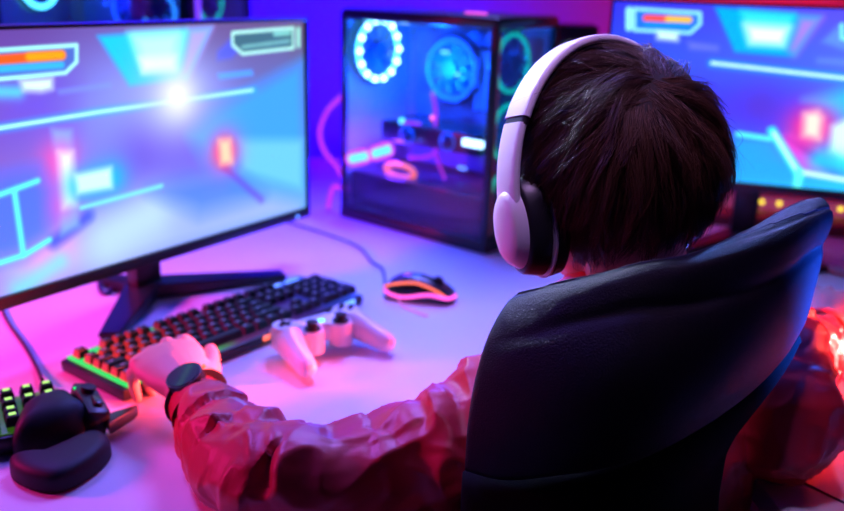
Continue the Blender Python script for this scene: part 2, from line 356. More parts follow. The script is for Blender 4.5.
picR.poly([(3.88, 7.1), (5.36, 6.97), (5.4, 6.72), (4.02, 6.75)], (130, 140, 245), 0.15, 0.8)
picR.poly([(10.07, 6.62), (11.56, 6.65), (11.61, 6.32), (10.11, 6.38)], (120, 150, 250), 0.15, 0.8)
picR.poly([(10.17, 7.41), (10.76, 8.2), (11.45, 7.32), (11.5, 6.99)], (120, 160, 250), 0.15, 0.8)
picR.line([(8.53, 2.83), (10.21, 0.61)], 0.22, (90, 235, 255), 0.2)
picR.line([(8.64, 2.73), (10.21, 0.61)], 0.1, (210, 255, 255), 0.1)
picR.line([(10.18, 0.82), (12.57, 0.57), (14.91, 0.33)], 0.12, (220, 255, 255), 0.15)
picR.line([(10.13, 0.81), (10.15, 0.06)], 0.2, (130, 245, 255), 0.2)
picR.line([(6.92, 2.54), (8.5, 2.41)], 0.13, (120, 235, 255), 0.12)
picR.poly([(1.02, 8.64), (4.29, 8.56), (4.36, 8.02), (3.93, 7.55), (1.13, 7.58)], (60, 130, 220), 0.1, 0.8)
picR.line([(1.02, 8.64), (4.29, 8.56), (4.36, 8.02), (3.93, 7.55), (1.13, 7.58), (1.02, 8.64)], 0.08, (175, 245, 255), 0.08)
picR.line([(0.77, 8.58), (0.86, 7.67)], 0.16, (175, 245, 255), 0.08)
picR.line([(1.67, 8.21), (2.77, 8.2)], 0.16, (245, 100, 90), 0.1)
picR.line([(2.77, 8.2), (3.8, 8.2)], 0.16, (245, 190, 90), 0.1)
picR.line([(1.7, 7.91), (3.79, 7.9)], 0.12, (30, 140, 220), 0.1)
picR.poly([(2.29, 7.58), (3.34, 7.53), (3.39, 7.12), (2.33, 7.17)], (225, 255, 255), 0.15)
picR.line([(10.93, 8.26), (11.04, 7.64), (11.64, 7.48)], 0.1, (150, 235, 255), 0.08)

# ---------------------------------------------------------------- monitors
SW, SH = .597, .336
def monitor(label, cxy, ang, ztop, zbot, pic, smat, legs, colfwd=.06):
    """local frame: x along the screen, -y towards the viewer"""
    t = thing('monitor', label, 'monitor', (cxy[0], cxy[1], .74), ang, 'computer monitors')
    z0 = zbot-.74+.0165; h = ztop-zbot-.0205
    hous = B(); W = SW+.010; z1 = ztop-.74
    box(hous, (0, .018, (zbot-.74+z1)/2), (W, .028, z1-(zbot-.74)), .003)
    pillow_pts = [(-W/2*.8, 0), (W/2*.8, 0)]
    box(hous, (0, .042, (zbot-.74+z1)/2-.01), (W*.62, .04, (z1-(zbot-.74))*.6), .012)
    obj('housing', hous, M['bezel'], t, 40)
    fr = B(); zb = zbot-.74
    box(fr, (0, .0, zb+.0083), (W, .012, .0166), .001); box(fr, (0, .0, z1-.0025), (W, .012, .005), .001)
    for sx in (-1, 1): box(fr, (sx*(W/2-.0025), .0, (zb+z1)/2), (.005, .012, z1-zb), .001)
    obj('bezel', fr, M['bezel'], t, 40)
    pic.build('screen', SW, h, smat, t, .001, z0)
    bm = B(); sph(bm, (W/2-.035, -.0065, zb+.006), .0028); obj('power_light', bm, M['blueled'], t, 60)
    st = B(); box(st, (0, .085, .14), (.05, .03, .27), .006); obj('stand_column', st, M['black'], t, 40)
    mt_ = B(); box(mt_, (0, .065, .25), (.09, .05, .09), .006); obj('mount', mt_, M['black'], t, 40)
    for (lx, ly) in legs:
        d = Vector((lx, ly-.085, 0)); L = d.length; n = Vector((-d.y, d.x, 0)).normalized()
        a = Vector((0, .085, 0)); e = a+d
        q = [a+n*.028, a-n*.028, e-n*.016, e+n*.016]
        lb = B(); v1 = [lb.verts.new((p.x, p.y, .001)) for p in q]; v2 = [lb.verts.new((p.x, p.y, .026 if i < 2 else .012)) for i, p in enumerate(q)]
        lb.faces.new(v1[::-1]); lb.faces.new(v2)
        for i in range(4): lb.faces.new((v1[i], v1[(i+1) % 4], v2[(i+1) % 4], v2[i]))
        bmesh.ops.bevel(lb, geom=lb.edges[:], offset=.003, segments=2, affect='EDGES')
        obj('stand_foot', lb, M['black'], t, 40)
    return t
# left monitor: right end (-.212,1.50), running towards the viewer on the left
RA = Vector((-.211, 1.50)); LA = Vector((-.51, 1.04)); dl = (RA-LA).normalized(); cL = RA-dl*(.607/2)
monL = monitor('large monitor at the left end of the desk, angled, showing a neon blue game corridor', cL, math.atan2(dl.y, dl.x), 1.1745, .826, picL, M['screenL'], [(-.150, -.022), (.20, -.035), (0, .18)])
RB = Vector((.352, 1.72)); d2 = Vector((1, -.30)).normalized(); cR = RB+d2*(.607/2)
monR = monitor('second monitor on the right behind the person\'s head, showing the same neon game', cR, math.atan2(d2.y, d2.x), 1.218, .866, picR, M['screenR'], [(-.14, -.08), (.14, -.08), (0, .16)])

# ---------------------------------------------------------------- computers
def fan(bm_parent, c, Rr, M3, ring_mat, blade_mat, hub=True, dots=0, name='fan'):
    """a case fan: frame, light ring, blades. M3 turns local z to the fan axis"""
    fr = B(); 
    axf = M3 @ Vector((0, 0, 1)); torus(fr, Vector(c)-axf*.009, Rr*1.06, Rr*.05, M3=M3); f = obj(name, fr, M['satin'], bm_parent, 60)
    rg = B(); torus(rg, c, Rr*.93, Rr*.075, M3=M3); obj('light_ring', rg, ring_mat, f, 180)
    bl = B()
    for k in range(9):
        a0 = 2*PI*k/9; pr = []
        for (r_, a_, z_) in ((.25, 0, -.006), (.82, .28, -.006), (.82, .80, .006), (.25, .52, .006)):
            v = M3 @ Vector((math.cos(a0+a_)*Rr*r_, math.sin(a0+a_)*Rr*r_, z_)); pr.append(Vector(c)+v)
        n = (pr[1]-pr[0]).cross(pr[2]-pr[0]).normalized()*.0008
        a = [bl.verts.new(p+n) for p in pr]; b = [bl.verts.new(p-n) for p in pr]
        bl.faces.new(a); bl.faces.new(b[::-1])
        for i in range(4): bl.faces.new((a[i], b[i], b[(i+1) % 4], a[(i+1) % 4]))
    ax = M3 @ Vector((0, 0, 1)); cyl(bl, Vector(c)-ax*.008, Vector(c)+ax*.008, Rr*.27, seg=20)
    obj('fan_blades', bl, blade_mat, f, 30)
    if dots:
        dt = B()
        for k in range(dots):
            a = 2*PI*k/dots; sph(dt, Vector(c)+M3 @ Vector((math.cos(a)*Rr*.93, math.sin(a)*Rr*.93, .004)), Rr*.10, seg=10)
        obj('diode', dt, M['ringhot'], f, 180)
    return f
def Zto(v): return Vector(v).to_track_quat('Z', 'Y').to_matrix()

def tower(name, label, loc, rz, W, D, Hh, detailed=True):
    """local frame: origin at the near corner on the desk; +x along the glass front, +y along the glass side"""
    t = thing(name, label, 'computer', loc, rz, None)
    b = B(); box(b, (W/2, D/2, .012), (W, D, .024), .004)
    for x, y in ((.03, .03), (W-.03, .03), (.03, D-.03), (W-.03, D-.03)): cyl(b, (x, y, .0), (x, y, .012), .016)
    obj('base', b, M['black'], t, 40)
    b = B(); box(b, (W/2, D/2, Hh-.012), (W, D, .024), .009); obj('top_panel', b, M['satin'], t, 40)
    b = B(); box(b, (W-.003, D/2, Hh/2), (.006, D-.01, Hh-.04), .001); obj('far_side_panel', b, M['inside'], t, 40)
    b = B(); box(b, (W/2, D-.004, Hh/2), (W-.01, .008, Hh-.04), .001); obj('rear_panel', b, M['inside'], t, 40)
    b = B()
    for x, y, w_ in ((.007, .007, .014), (.006, D-.008, .012), (W-.008, .008, .016)):
        b = B(); box(b, (x, y, Hh/2), (w_, w_, Hh-.03), .003); obj('corner_frame', b, M['black'], t, 40)
    g = B(); box(g, (.002, D/2, Hh/2), (.003, D-.03, Hh-.05)); obj('side_glass', g, M['glass'], t)
    g = B(); box(g, (W/2, .002, Hh/2), (W-.03, .003, Hh-.05)); obj('front_glass', g, M['glassdark'], t)
    b = B(); box(b, (W-.025, D*.56, Hh*.58), (.006, D*.62, Hh*.66), .001); mb = obj('motherboard', b, M['board'], t, 40)
    for k in range(4):
        m_ = B(); box(m_, (W-.05, D*.36-k*.012, Hh*.70), (.045, .005, .13), .001); r_ = obj('memory_stick', m_, M['satin'], t, 40)
        m_ = B(); box(m_, (W-.074, D*.36-k*.012, Hh*.70), (.005, .006, .12), .001); obj('light_edge', m_, M['ringdim'], r_, 40)
    b = B(); box(b, (W/2+.005, D/2+.005, .065), (W-.03, D-.04, .08), .004); obj('power_supply_cover', b, M['satin'], t, 40)
    fan(t, (.086 if W < .25 else W/2, D-.03, Hh-.086), .066 if W < .25 else .07, Zto((0, -1, 0)), M['ring'], M['blade'], dots=14 if detailed else 0, name='rear_fan')
    fan(t, (W-.09, D*.50, Hh*.74), .066, Zto((-1, 0, 0)), M['ringdim'], M['blade'], name='cooler_fan')
    b = B(); cyl(b, (W-.085, D*.52, Hh*.72), (W-.03, D*.52, Hh*.72), .04, seg=24); obj('cooler_block', b, M['grey'], t, 40)
    b = B(); box(b, (W-.10, D*.50, Hh*.44), (.12, D*.66, .045), .008); gc = obj('graphics_card', b, M['satin'], t, 40)
    for k in range(2):
        fan(gc, (W-.165, D*(.36+.27*k), Hh*.44+.0), .019, Zto((-1, 0, 0)), M['ringdim'], M['blade'], name='card_fan')
    b = B(); box(b, (W-.163, D*.20, Hh*.44+.005), (.006, .05, .014), .002); obj('card_light', b, M['white'], gc, 40)
    b = B(); sph(b, (W-.16, D*.47, Hh*.535), .0045, seg=12); obj('status_light', b, M['reddot'], gc, 180)
    for k in range(3):
        fan(t, (W/2, .035, Hh*(.20+.30*k)), .058, Zto((0, -1, 0)), M['teal'], M['blade'], name='front_fan')
    return t
near = at(498, 17, 1.56); 
Ht = near.z-.74
tw = tower('computer_tower', 'black computer tower with glass sides and a cyan lit fan, beside the person\'s head', (near.x, 1.56, .74), 0, .215, .395, Ht)
dside = Vector((-.305, .25)).normalized(); tw.rotation_euler[2] = math.atan2(dside.y, dside.x)-PI/2; tw.location.z = .7402
# extras lit inside and on the glass of this tower
b = B(); box(b, (.0, 0, 0), (.004, .05, .008), .002); o = obj('top_light', b, M['pinkled'], tw, 40, loc=(.07, .10, Ht+.001)); o.rotation_euler = (0, PI/2, 0)
# vertical light edge along the front corner
b = B(); box(b, (.0165, .004, Ht/2), (.0025, .003, Ht-.07), .0008); obj('corner_light', b, mat('dim_red_strip', (.3, .05, .03), .5, emit=(1, .16, .10), es=.30), tw, 40)
# lit shapes low behind the side glass: two cyan windows in a pink frame and an orange glowing loop put in as the mouse's reflection
def loop_pts(cx, cz, w, h, x, n=28, p=3.):
    out = []
    for k in range(n):
        a = 2*PI*k/n; c, s_ = math.cos(a), math.sin(a)
        out.append(Vector((x, cx+math.copysign(abs(c)**(2/p), c)*w, cz+math.copysign(abs(s_)**(2/p), s_)*h)))
    return out
W_, D_ = .215, .395
def inner(px, py, x):      # point behind the side glass of the tower at local depth x
    Mi = (Matrix.Translation(tw.location) @ tw.rotation_euler.to_matrix().to_4x4()).inverted()
    o_ = Mi @ Vector((0, 0, CAM_H)); p_ = Mi @ at(px, py, 1.7); d_ = p_-o_
    return o_ + d_*((x-o_.x)/d_.x)
p1, p2, p3 = inner(347, 160, .006), inner(370, 155, .006), inner(393, 148, .006)
for a, c in ((p1, p2), (p2, p3)):
    mid = (a+c)/2; wd = (c-a); L = wd.length
    ang = math.atan2(wd.z, wd.y); R3 = Matrix.Rotation(ang, 3, 'X')
    lp = [mid + R3 @ (q-Vector((.006, 0, 0))) for q in loop_pts(0, 0, L*.50, .014, .006)]
    b = B(); tube(b, lp, .0026, 6, closed=True); f_ = obj('lit_frame', b, M['pinkled'], tw, 180)
    b = B(); box(b, mid, (.003, L*.78, .016), .0014, R=R3); obj('light_window', b, M['cy'], f_, 40)
c_ = inner(400, 171, .05)
b = B(); tube(b, [q for q in loop_pts(c_.y, c_.z, .040, .013, .05, p=2)], .006, 8, closed=True); obj('mouse_reflection_loop', b, M['orange'], tw, 180)
b = B(); q = [inner(387, 132, .06), inner(425, 130, .06), inner(437, 140, .06), inner(432, 155, .06), inner(410, 158, .06)]
tube(b, smooth_path(q, 6), .004, 8); obj('coolant_tube', b, M['pinkdim'], tw, 180)
b = B(); tube(b, smooth_path([inner(432, 92, .07), inner(436, 115, .07), inner(434, 145, .07), inner(445, 180, .07)], 6), .004, 8); obj('coolant_tube', b, M['pinkdim'], tw, 180)
b = B(); q = [inner(401, 122, .06), inner(420, 124, .06)]; tube(b, q, .004, 8); obj('light_bar', b, M['pinkdim'], tw, 180)
b = B(); sph(b, inner(402, 121, .06), .007, seg=12); obj('light_bar', b, M['cy'], tw, 180)
for px, py in ((458, 137), (462, 168), (445, 52), (455, 74)):
    b = B(); box(b, inner(px, py, .12), (.004, .022, .007), .0015); obj('status_light', b, M['blueled'], tw, 40)

tw2 = tower('computer_tower', 'dark computer tower behind the large left monitor with a blue fan ring showing above it', (-.52, 1.93, .74), 0, .26, .55, .56, False)
tw2.rotation_euler[2] = math.radians(72); tw2.location.z = .7402
b = B(); cyl(b, (.012, -.008, .06), (.012, -.008, .53), .006, seg=12); obj('corner_light', b, M['bluebulb'], tw2, 60)
b = B(); cyl(b, (.06, .17, .40), (.06, .17, .54), .030, seg=24); obj('reservoir', b, M['mauve'], tw2, 60)
fan(tw2, (.05, .10+.02, .415), .045, Zto((-1, 0, 0)), mat('blue_ring_soft', (.02, .1, .3), .4, emit=(.03, .35, 1.), es=1.6), M['blade'], name='pump_fan')
# blinking small diodes
for k in range(9):
    b = B(); sph(b, (.05+.06*rng.rand(), .1+.42*rng.rand(), .40+.12*rng.rand()), .004+.004*rng.rand(), seg=10); obj('status_light', b, M['ringdim'], tw2, 180)

# loudspeaker between tower and right monitor
bl = at(548, 60, 2.0); 
sp = thing('speaker', 'dark blue-black loudspeaker against the red wall between tower and right monitor', 'speaker', ((at(550, 30, 2.0).x+at(596, 30, 2.0).x)/2, 2.02, .74), -.1)
zt = at(570, 26, 2.0).z-.74
obj('cabinet', box(B(), (0, .07, zt/2), (.125, .14, zt), .005), M['black'], sp, 40)
for z_, r_ in ((zt*.35, .045), (zt*.78, .028)):
    b = B(); torus(b, (0, -.001, z_), r_, .005, M3=Zto((0, -1, 0))); cyl(b, (0, .004, z_), (0, -.0005, z_), r_*.9, r_*.3, 28); obj('driver', b, M['rubber'], sp, 50)

# glowing pink cable loop left of the tower
q = [at(352, 88, 1.92), at(341, 97, 1.90), at(327, 112, 1.85), at(320, 132, 1.84), at(325, 152, 1.83), at(338, 168, 1.82), at(346, 190, 1.82), Vector((-.20, 1.84, .80)), Vector((-.215, 1.86, .7465))]
b = B(); tube(b, smooth_path(q, 7), .0055, 10); tag(obj('light_cable', b, M['pinkdim'], None, 180), 'pink glowing cable curving down between left monitor and tower', 'cable')

# things behind the right monitor's stand
sh = thing('light_bar', 'pink-lit low bar with yellow diodes under the right monitor', 'light', (.80, 1.95, .7405), -.28)
obj('body', box(B(), (0, 0, .028), (.42, .06, .056), .01), M['mauve'], sh, 40)
obj('lit_panel', box(B(), (0, -.0305, .030), (.39, .003, .036), .001), mat('rose_glow', (.5, .15, .3), .5, emit=(.9, .12, .42), es=.22), sh, 40)
for k, x in enumerate((-.022, -.008, .03, .095, .125, .16)):
    b = B(); sph(b, (x, -.034, .036), .0055, seg=10); obj('yellow_diode', b, M['yellow'], sh, 180)
pl = thing('glow_lamp', 'small glowing pink-red block beside the right monitor\'s stand', 'lamp', at(707, 222, 2.02).to_tuple(), -.2); pl.location.z = .7405
obj('block', box(B(), (0, 0, .045), (.06, .05, .09), .008), mat('rose_lamp', (.6, .1, .2), .5, emit=(1, .06, .22), es=.7), pl, 40)
obj('cap', box(B(), (0, 0, .094), (.064, .054, .008), .002), M['black'], pl, 40)
b = B(); box(b, (0, 0, .012), (.60, .09, .024), .003); o = obj('desk_shelf', b, M['brown'], None, 40); o.location = (.78, 1.845, .7405); o.rotation_euler[2] = -.28
tag(o, 'low red-brown board lying in front of the pink light bar', 'board')

# ---------------------------------------------------------------- keyboard
def grad_glow(name, stops, s, axis=0, lo=-.22, hi=.22):
    mt = bpy.data.materials.new(name); mt.use_nodes = True; nt = mt.node_tree; bs = nt.nodes['Principled BSDF']
    tc = nt.nodes.new('ShaderNodeTexCoord'); sp_ = nt.nodes.new('ShaderNodeSeparateXYZ'); mr = nt.nodes.new('ShaderNodeMapRange'); cr = nt.nodes.new('ShaderNodeValToRGB')
    nt.links.new(tc.outputs['Object'], sp_.inputs[0]); nt.links.new(sp_.outputs[axis], mr.inputs[0]); mr.inputs[1].default_value = lo; mr.inputs[2].default_value = hi
    nt.links.new(mr.outputs[0], cr.inputs[0]); el = cr.color_ramp.elements
    el[0].position = stops[0][0]; el[0].color = (*stops[0][1], 1); el[1].position = stops[-1][0]; el[1].color = (*stops[-1][1], 1)
    for p_, c_ in stops[1:-1]: e = el.new(p_); e.color = (*c_, 1)
    bs.inputs['Base Color'].default_value = (.02, .02, .02, 1); nt.links.new(cr.outputs[0], bs.inputs['Emission Color']); bs.inputs['Emission Strength'].default_value = s
    return mt
kA, kC, kB = onz(124, 404), onz(362, 299), onz(72, 363)
kd = Vector((kC.x-kA.x, kC.y-kA.y)).normalized(); kang = math.atan2(kd.y, kd.x)
kang = math.radians(53.5); kd = Vector((math.cos(kang), math.sin(kang))); kn = Vector((-kd.y, kd.x))
KW, KD = .445, .138
ko = Vector((kA.x, kA.y)) + kd*KW/2 + kn*KD/2
kb = thing('keyboard', 'full-size black gaming keyboard with green and red lighting under the person\'s left hand', 'keyboard', (ko.x, ko.y, .74), kang)
b = B(); box(b, (0, 0, .009), (KW, KD, .016), .004); obj('case', b, M['black'], kb, 40)
b = B(); box(b, (.0, 0, .0180), (KW-.0165, KD-.006, .003), .001)
obj('light_plate', b, grad_glow('key_backlight', [(0, (0, .9, .16)), (.26, (.0, .55, .12)), (.42, (.10, .02, .10)), (.75, (.03, .01, .18)), (.9, (.02, .05, .55)), (1, (.02, .1, 1.))], .95), kb, 40)
U = .0190
ksd = grad_glow('keycap_painted_red_light', [(0, (1, .035, .03)), (.16, (.75, .02, .03)), (.34, (.16, .0, .03)), (.6, (.02, .005, .04)), (1, (.01, .01, .12))], .85)  # red lamplight on left-facing key sides, painted in as emission
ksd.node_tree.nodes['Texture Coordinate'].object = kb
def keycap(wu, du=1.):
    bm = B(); w = wu*U-.0022; legend = wu != .98; d = du*U-.0022; z0, z1 = .0225, .0335; ins = .0022
    a = [bm.verts.new((x*w/2, y*d/2, z0)) for x, y in ((-1, -1), (1, -1), (1, 1), (-1, 1))]
    c = [bm.verts.new((x*(w/2-ins), y*(d/2-ins)+.0006, z1)) for x, y in ((-1, -1), (1, -1), (1, 1), (-1, 1))]
    bm.faces.new(a[::-1]); tf = bm.faces.new(c)
    for i in range(4): bm.faces.new((a[i], a[(i+1) % 4], c[(i+1) % 4], c[i]))
    bmesh.ops.bevel(bm, geom=bm.edges[:], offset=.0009, segments=2, affect='EDGES')
    bm.normal_update()
    for f in bm.faces:
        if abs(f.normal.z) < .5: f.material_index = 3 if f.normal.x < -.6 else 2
    # legend: a small raised bar in the lettering's place
    n0 = len(bm.faces)
    if legend: box(bm, (-w*.12, d*.12, z1+.0001), (min(w*.34, .006), d*.16, .0003))
    bm.normal_update()
    for f in bm.faces:
        if f.calc_center_median().z > z1+.00001: f.material_index = 1
    return bm
proto = {}
def place_key(x, y, wu, du=1.):
    k = (wu, du)
    if k not in proto:
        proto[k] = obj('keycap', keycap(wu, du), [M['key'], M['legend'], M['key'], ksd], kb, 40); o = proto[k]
    else:
        o = proto[k].copy(); COL.objects.link(o); o.parent = kb
    o.location = (x, y, 0); return o
rows = [
 (5.35, [(0, 1), (2, 1), (3, 1), (4, 1), (5, 1), (6.5, 1), (7.5, 1), (8.5, 1), (9.5, 1), (11, 1), (12, 1), (13, 1), (14, 1), (15.25, 1), (16.25, 1), (17.25, 1)]),
 (4, [(i, 1) for i in range(13)]+[(13, 2), (15.25, 1), (16.25, 1), (17.25, 1), (18.5, 1), (19.5, 1), (20.5, 1), (21.5, 1)]),
 (3, [(0, 1.5)]+[(1.5+i, 1) for i in range(12)]+[(13.5, 1.5), (15.25, 1), (16.25, 1), (17.25, 1), (18.5, 1), (19.5, 1), (20.5, 1)]),
 (2, [(0, 1.75)]+[(1.75+i, 1) for i in range(11)]+[(12.75, 2.25), (18.5, 1), (19.5, 1), (20.5, 1)]),
 (1, [(0, 2.25)]+[(2.25+i, 1) for i in range(10)]+[(12.25, 2.75), (16.25, 1), (18.5, 1), (19.5, 1), (20.5, 1)]),
 (0, [(0, 1.25), (1.25, 1.25), (2.5, 1.25), (3.75, 6.25), (10, 1.25), (11.25, 1.25), (12.5, 1.25), (13.75, 1.25), (15.25, 1), (16.25, 1), (17.25, 1), (18.5, 2), (20.5, 1)])]
kx0 = -22.5*U/2; ky0 = -KD/2+.0045+U/2
for ry, ks in rows:
    for kx, wu in ks: place_key(kx0+(kx+wu/2)*U, ky0+ry*U, wu)
for ky in (2.5, .5): place_key(kx0+22*U, ky0+ky*U, 1, 2)
# lit badges at the far right top
for x, y, w, mt_ in ((.185, .056, .030, 'blueled'), (.155, .0565, .014, 'blueled')):
    b = B(); box(b, (x, y+.0015, .0205), (w, .004, .002), .0006); obj('lock_light', b, M[mt_], kb, 40)
b = B(); box(b, (.020, -KD/2-.0005, .011), (.030, .002, .008), .0008); obj('front_badge', b, M['orange'], kb, 40)
b = B(); box(b, (.175, -KD/2-.0005, .012), (.050, .002, .008), .0008); obj('front_badge', b, M['blueled'], kb, 40)

# ---------------------------------------------------------------- one-handed keypad
kp0 = onz(60, 448, .74)
kpa = math.radians(31)
kp = thing('gaming_keypad', 'black one-handed gaming keypad with green-lit keys and a humped palm rest', 'keypad', (kp0.x, kp0.y, .74), kpa)
def rot2(p): return Matrix.Rotation(kpa, 3, 'Z') @ Vector(p)
def kl(px, py, z):     # pixel on plane z, in the keypad's own frame
    p = onz(px, py, .74+z)-Vector((kp0.x, kp0.y, .74)); return Matrix.Rotation(-kpa, 3, 'Z') @ p
ol = [kl(10, 462, .012), kl(14, 478, .006), kl(35, 489, .004), kl(62, 490, .004), kl(92, 475, .004), kl(109, 455, .008), kl(109, 436, .018), kl(95, 425, .025), kl(60, 440, .025), kl(25, 458, .02)]
b = B(); pillow(b, smooth_path([(p.x, p.y, 0) for p in ol], 5, True), .002, .024, 4.5, 8); obj('wrist_rest', b, M['soft'], kp, 60)
ol = [kl(11, 440, .02), kl(22, 412, .025), kl(45, 398, .03), kl(68, 392, .03), kl(80, 400, .03), kl(93, 418, .02), kl(78, 434, .015), kl(50, 446, .012), kl(20, 452, .012)]
b = B(); pillow(b, smooth_path([(p.x, p.y, 0) for p in ol], 5, True), .002, .048, 2.6, 10); obj('palm_rest', b, M['soft'], kp, 60)
# key field
kc = kl(32, 407, .03)
b = B(); 
f0 = Vector((kc.x-.012, kc.y+.004, 0))
box(b, (f0.x-.01, f0.y+.0, .012), (.125, .098, .022), .006); obj('base', b, M['black'], kp, 40)
b = B(); box(b, (f0.x-.01, f0.y+.0, .0235), (.112, .088, .002), .0008); obj('light_plate', b, M['limeplate'], kp, 40)
kcap = None
for i in range(5):
    for j in range(4):
        x = f0.x-.01+(i-2)*.0212; y = f0.y+(j-1.5)*.0205; z = .0
        if kcap is None:
            bm = keycap(.98)
            box(bm, (0, .0015, .0340), (.0072, .0042, .0008))
            for f in bm.faces:
                if f.calc_center_median().z > .03355: f.material_index = 1
            kcap = obj('keycap', bm, [M['key'], M['lime'], M['key'], M['key']], kp, 40); o = kcap
        else: o = kcap.copy(); COL.objects.link(o); o.parent = kp
        o.location = (x, y, .003+.002*abs(j-1.2))
# thumb module: slanted block, flap paddle, small stick
q1, q2 = kl(88, 403, .03), kl(118, 417, .02)
b = B(); box(b, (0, 0, 0), (.026, .070, .034), .005, R=Euler((.12, .25, .12)).to_matrix()); tm = obj('thumb_module', b, M['black'], kp, 40, loc=(q1.x, q1.y, .022))
b = B(); cyl(b, (.002, .012, .016), (.004, .012, .023), .007, .009, 20); obj('thumb_stick', b, M['rubber'], tm, 40)
b = B(); box(b, (.008, -.014, .016), (.010, .022, .006), .002, R=Euler((0, .3, 0)).to_matrix()); obj('thumb_button', b, M['satin'], tm, 40)
b = B(); tri = [(-.012, -.014), (.020, .010), (.026, .018), (-.004, .014), (-.014, .004)]
prism(b, tri, .010, .026, .003); obj('paddle', b, M['satin'], kp, 40, loc=(q2.x, q2.y, -.004))
b = B(); cyl(b, (q1.x-.01, q1.y+.02, .041), (q1.x-.01, q1.y+.02, .043), .0016, seg=10); obj('status_light', b, M['green'], kp, 40)

# keypad cable
q = [onz(42, 380, .75), onz(36, 366, .744), onz(24, 345, .743), onz(8, 322, .743), onz(-2, 300, .743), onz(-8, 285, .743), Vector((-.60, 1.5, .743)), Vector((-.66, 1.8, .743))]
b = B(); tube(b, smooth_path(q, 8), .0026, 8); tag(obj('keypad_cable', b, M['darkcable'], None, 180), 'thin dark cable running from the keypad under the large monitor', 'cable')
q = [onz(100, 262, .745), onz(99, 278, .744), onz(101, 291, .744), onz(108, 293, .744), onz(113, 284, .744), onz(112, 270, .744), Vector((-.50, 1.50, .744)), Vector((-.44, 1.70, .744))]
b = B(); tube(b, smooth_path(q, 8), .0032, 8); tag(obj('monitor_cable', b, mat('blue_black_cable', (.02, .02, .10), .5), None, 180), 'dark cable looped on the desk under the large monitor', 'cable')

# ---------------------------------------------------------------- game controller
gp = onz(331, 343, .76); ga = math.radians(42)
gc0 = Vector((-.136, 1.095)); 
gt = thing('game_controller', 'white game controller lying against the front edge of the keyboard', 'controller', (gc0.x, gc0.y, .7415), ga); gt.scale = (.92, .92, .92)
b = B()
limb(b, [(-.045, .012, .030), (0, .016, .031), (.045, .012, .030)], [.019, .019, .019], 20, 5, ratio=1.15)
for sx in (-1, 1):
    limb(b, [(sx*.044, .014, .031), (sx*.058, .000, .030), (sx*.066, -.030, .024), (sx*.072, -.066, .0165)], [.024, .024, .0185, .0150], 20, 5)
    cyl(b, (sx*.026, -.012, .010), (sx*.026, -.012, .046), .0185, .0175, 28)
    cyl(b, (sx*.055, .014, .016), (sx*.055, .014, .052), .022, .021, 28)
box(b, (0, .012, .032), (.07, .044, .032), .008)
me = remeshed(b, .0012, 6, 'body'); me.materials.append(M['pearl']); o = bpy.data.objects.new('body', me); finish(o, gt)
for sx in (-1, 1):
    b = B(); cyl(b, (sx*.026, -.012, .044), (sx*.026, -.012, .0490), .0125, .0125, 24); sph(b, (sx*.026, -.012, .048), .008, (1, 1, .6)); cyl(b, (sx*.026, -.012, .050), (sx*.026, -.012, .057), .0055, .009, 24); sph(b, (sx*.026, -.012, .057), .0095, (1, 1, .32))
    obj('thumb_stick', b, M['rubber'], gt, 50)
    b = B(); box(b, (sx*.055, .034, .036), (.026, .014, .010), .004); obj('shoulder_button', b, M['pearl'], gt, 50)
    b = B(); box(b, (sx*.055, .036, .024), (.024, .014, .012), .004); obj('trigger', b, M['grey'], gt, 50)
b = B(); box(b, (-.055, .014, .0535), (.006, .022, .004), .001); box(b, (-.055, .014, .0535), (.022, .006, .004), .001); obj('direction_pad', b, M['rubber'], gt, 50)
for dx, dy in ((0, .0105), (0, -.0105), (.0105, 0), (-.0105, 0)):
    b = B(); cyl(b, (.055+dx, .014+dy, .051), (.055+dx, .014+dy, .0555), .0042, .0040, 16); obj('button', b, M['rubber'], gt, 50)
b = B(); box(b, (0, .0385, .030), (.040, .004, .006), .0015); obj('light_bar', b, M['cy'], gt, 50)
b = B(); cyl(b, (0, .002, .046), (0, .002, .050), .005, seg=16); obj('home_button', b, M['cy'], gt, 50)

# ---------------------------------------------------------------- mice
def mouse(label, loc, rz, lit):
    t = thing('computer_mouse', label, 'mouse', loc, rz)
    ol = smooth_path([(-.060, 0, 0), (-.052, .026, 0), (-.02, .032, 0), (.02, .029, 0), (.052, .026, 0), (.062, 0, 0), (.052, -.026, 0), (.02, -.029, 0), (-.02, -.032, 0), (-.052, -.026, 0)], 4, True)
    b = B(); pillow(b, ol, .001, .038, 2.4, 10, zf=lambda x, y: 1-.35*max(0, x/.06)); obj('body', b, M['satin'], t, 60)
    b = B(); cyl(b, (.030, -.004, .030), (.030, .004, .030), .009, seg=20); obj('scroll_wheel', b, M['rubber'], t, 50)
    if lit:
        b = B(); tube(b, [Vector((p.x*.97, p.y*1.0, .012+.004*math.sin(p.x*60))) for p in ol[20:38]], .0030, 8); obj('light_strip', b, M['pinkled' if lit == 1 else 'blueled'], t, 180)
        b = B(); tube(b, smooth_path([(-.056, -.018, .018), (-.03, -.026, .029), (.0, -.024, .032), (.03, -.025, .024), (.05, -.022, .012)], 6), .0022, 8); obj('light_strip', b, M['orange'], t, 180)
    return t
mp = onz(420, 290, .752)
mouse('black gaming mouse with pink light strips lying alone in the middle of the desk', (mp.x, mp.y, .74), math.radians(-14), 1)
q = [Vector((mp.x-.058, mp.y+.012, .748)), onz(383, 270, .744), onz(372, 262, .744), Vector((-.14, 1.60, .744)), Vector((-.30, 1.75, .744))]
b = B(); tube(b, smooth_path(q, 7), .002, 8); tag(obj('mouse_cable', b, M['rubber'], None, 180), 'thin black cable leading from the mouse back under the tower', 'cable')
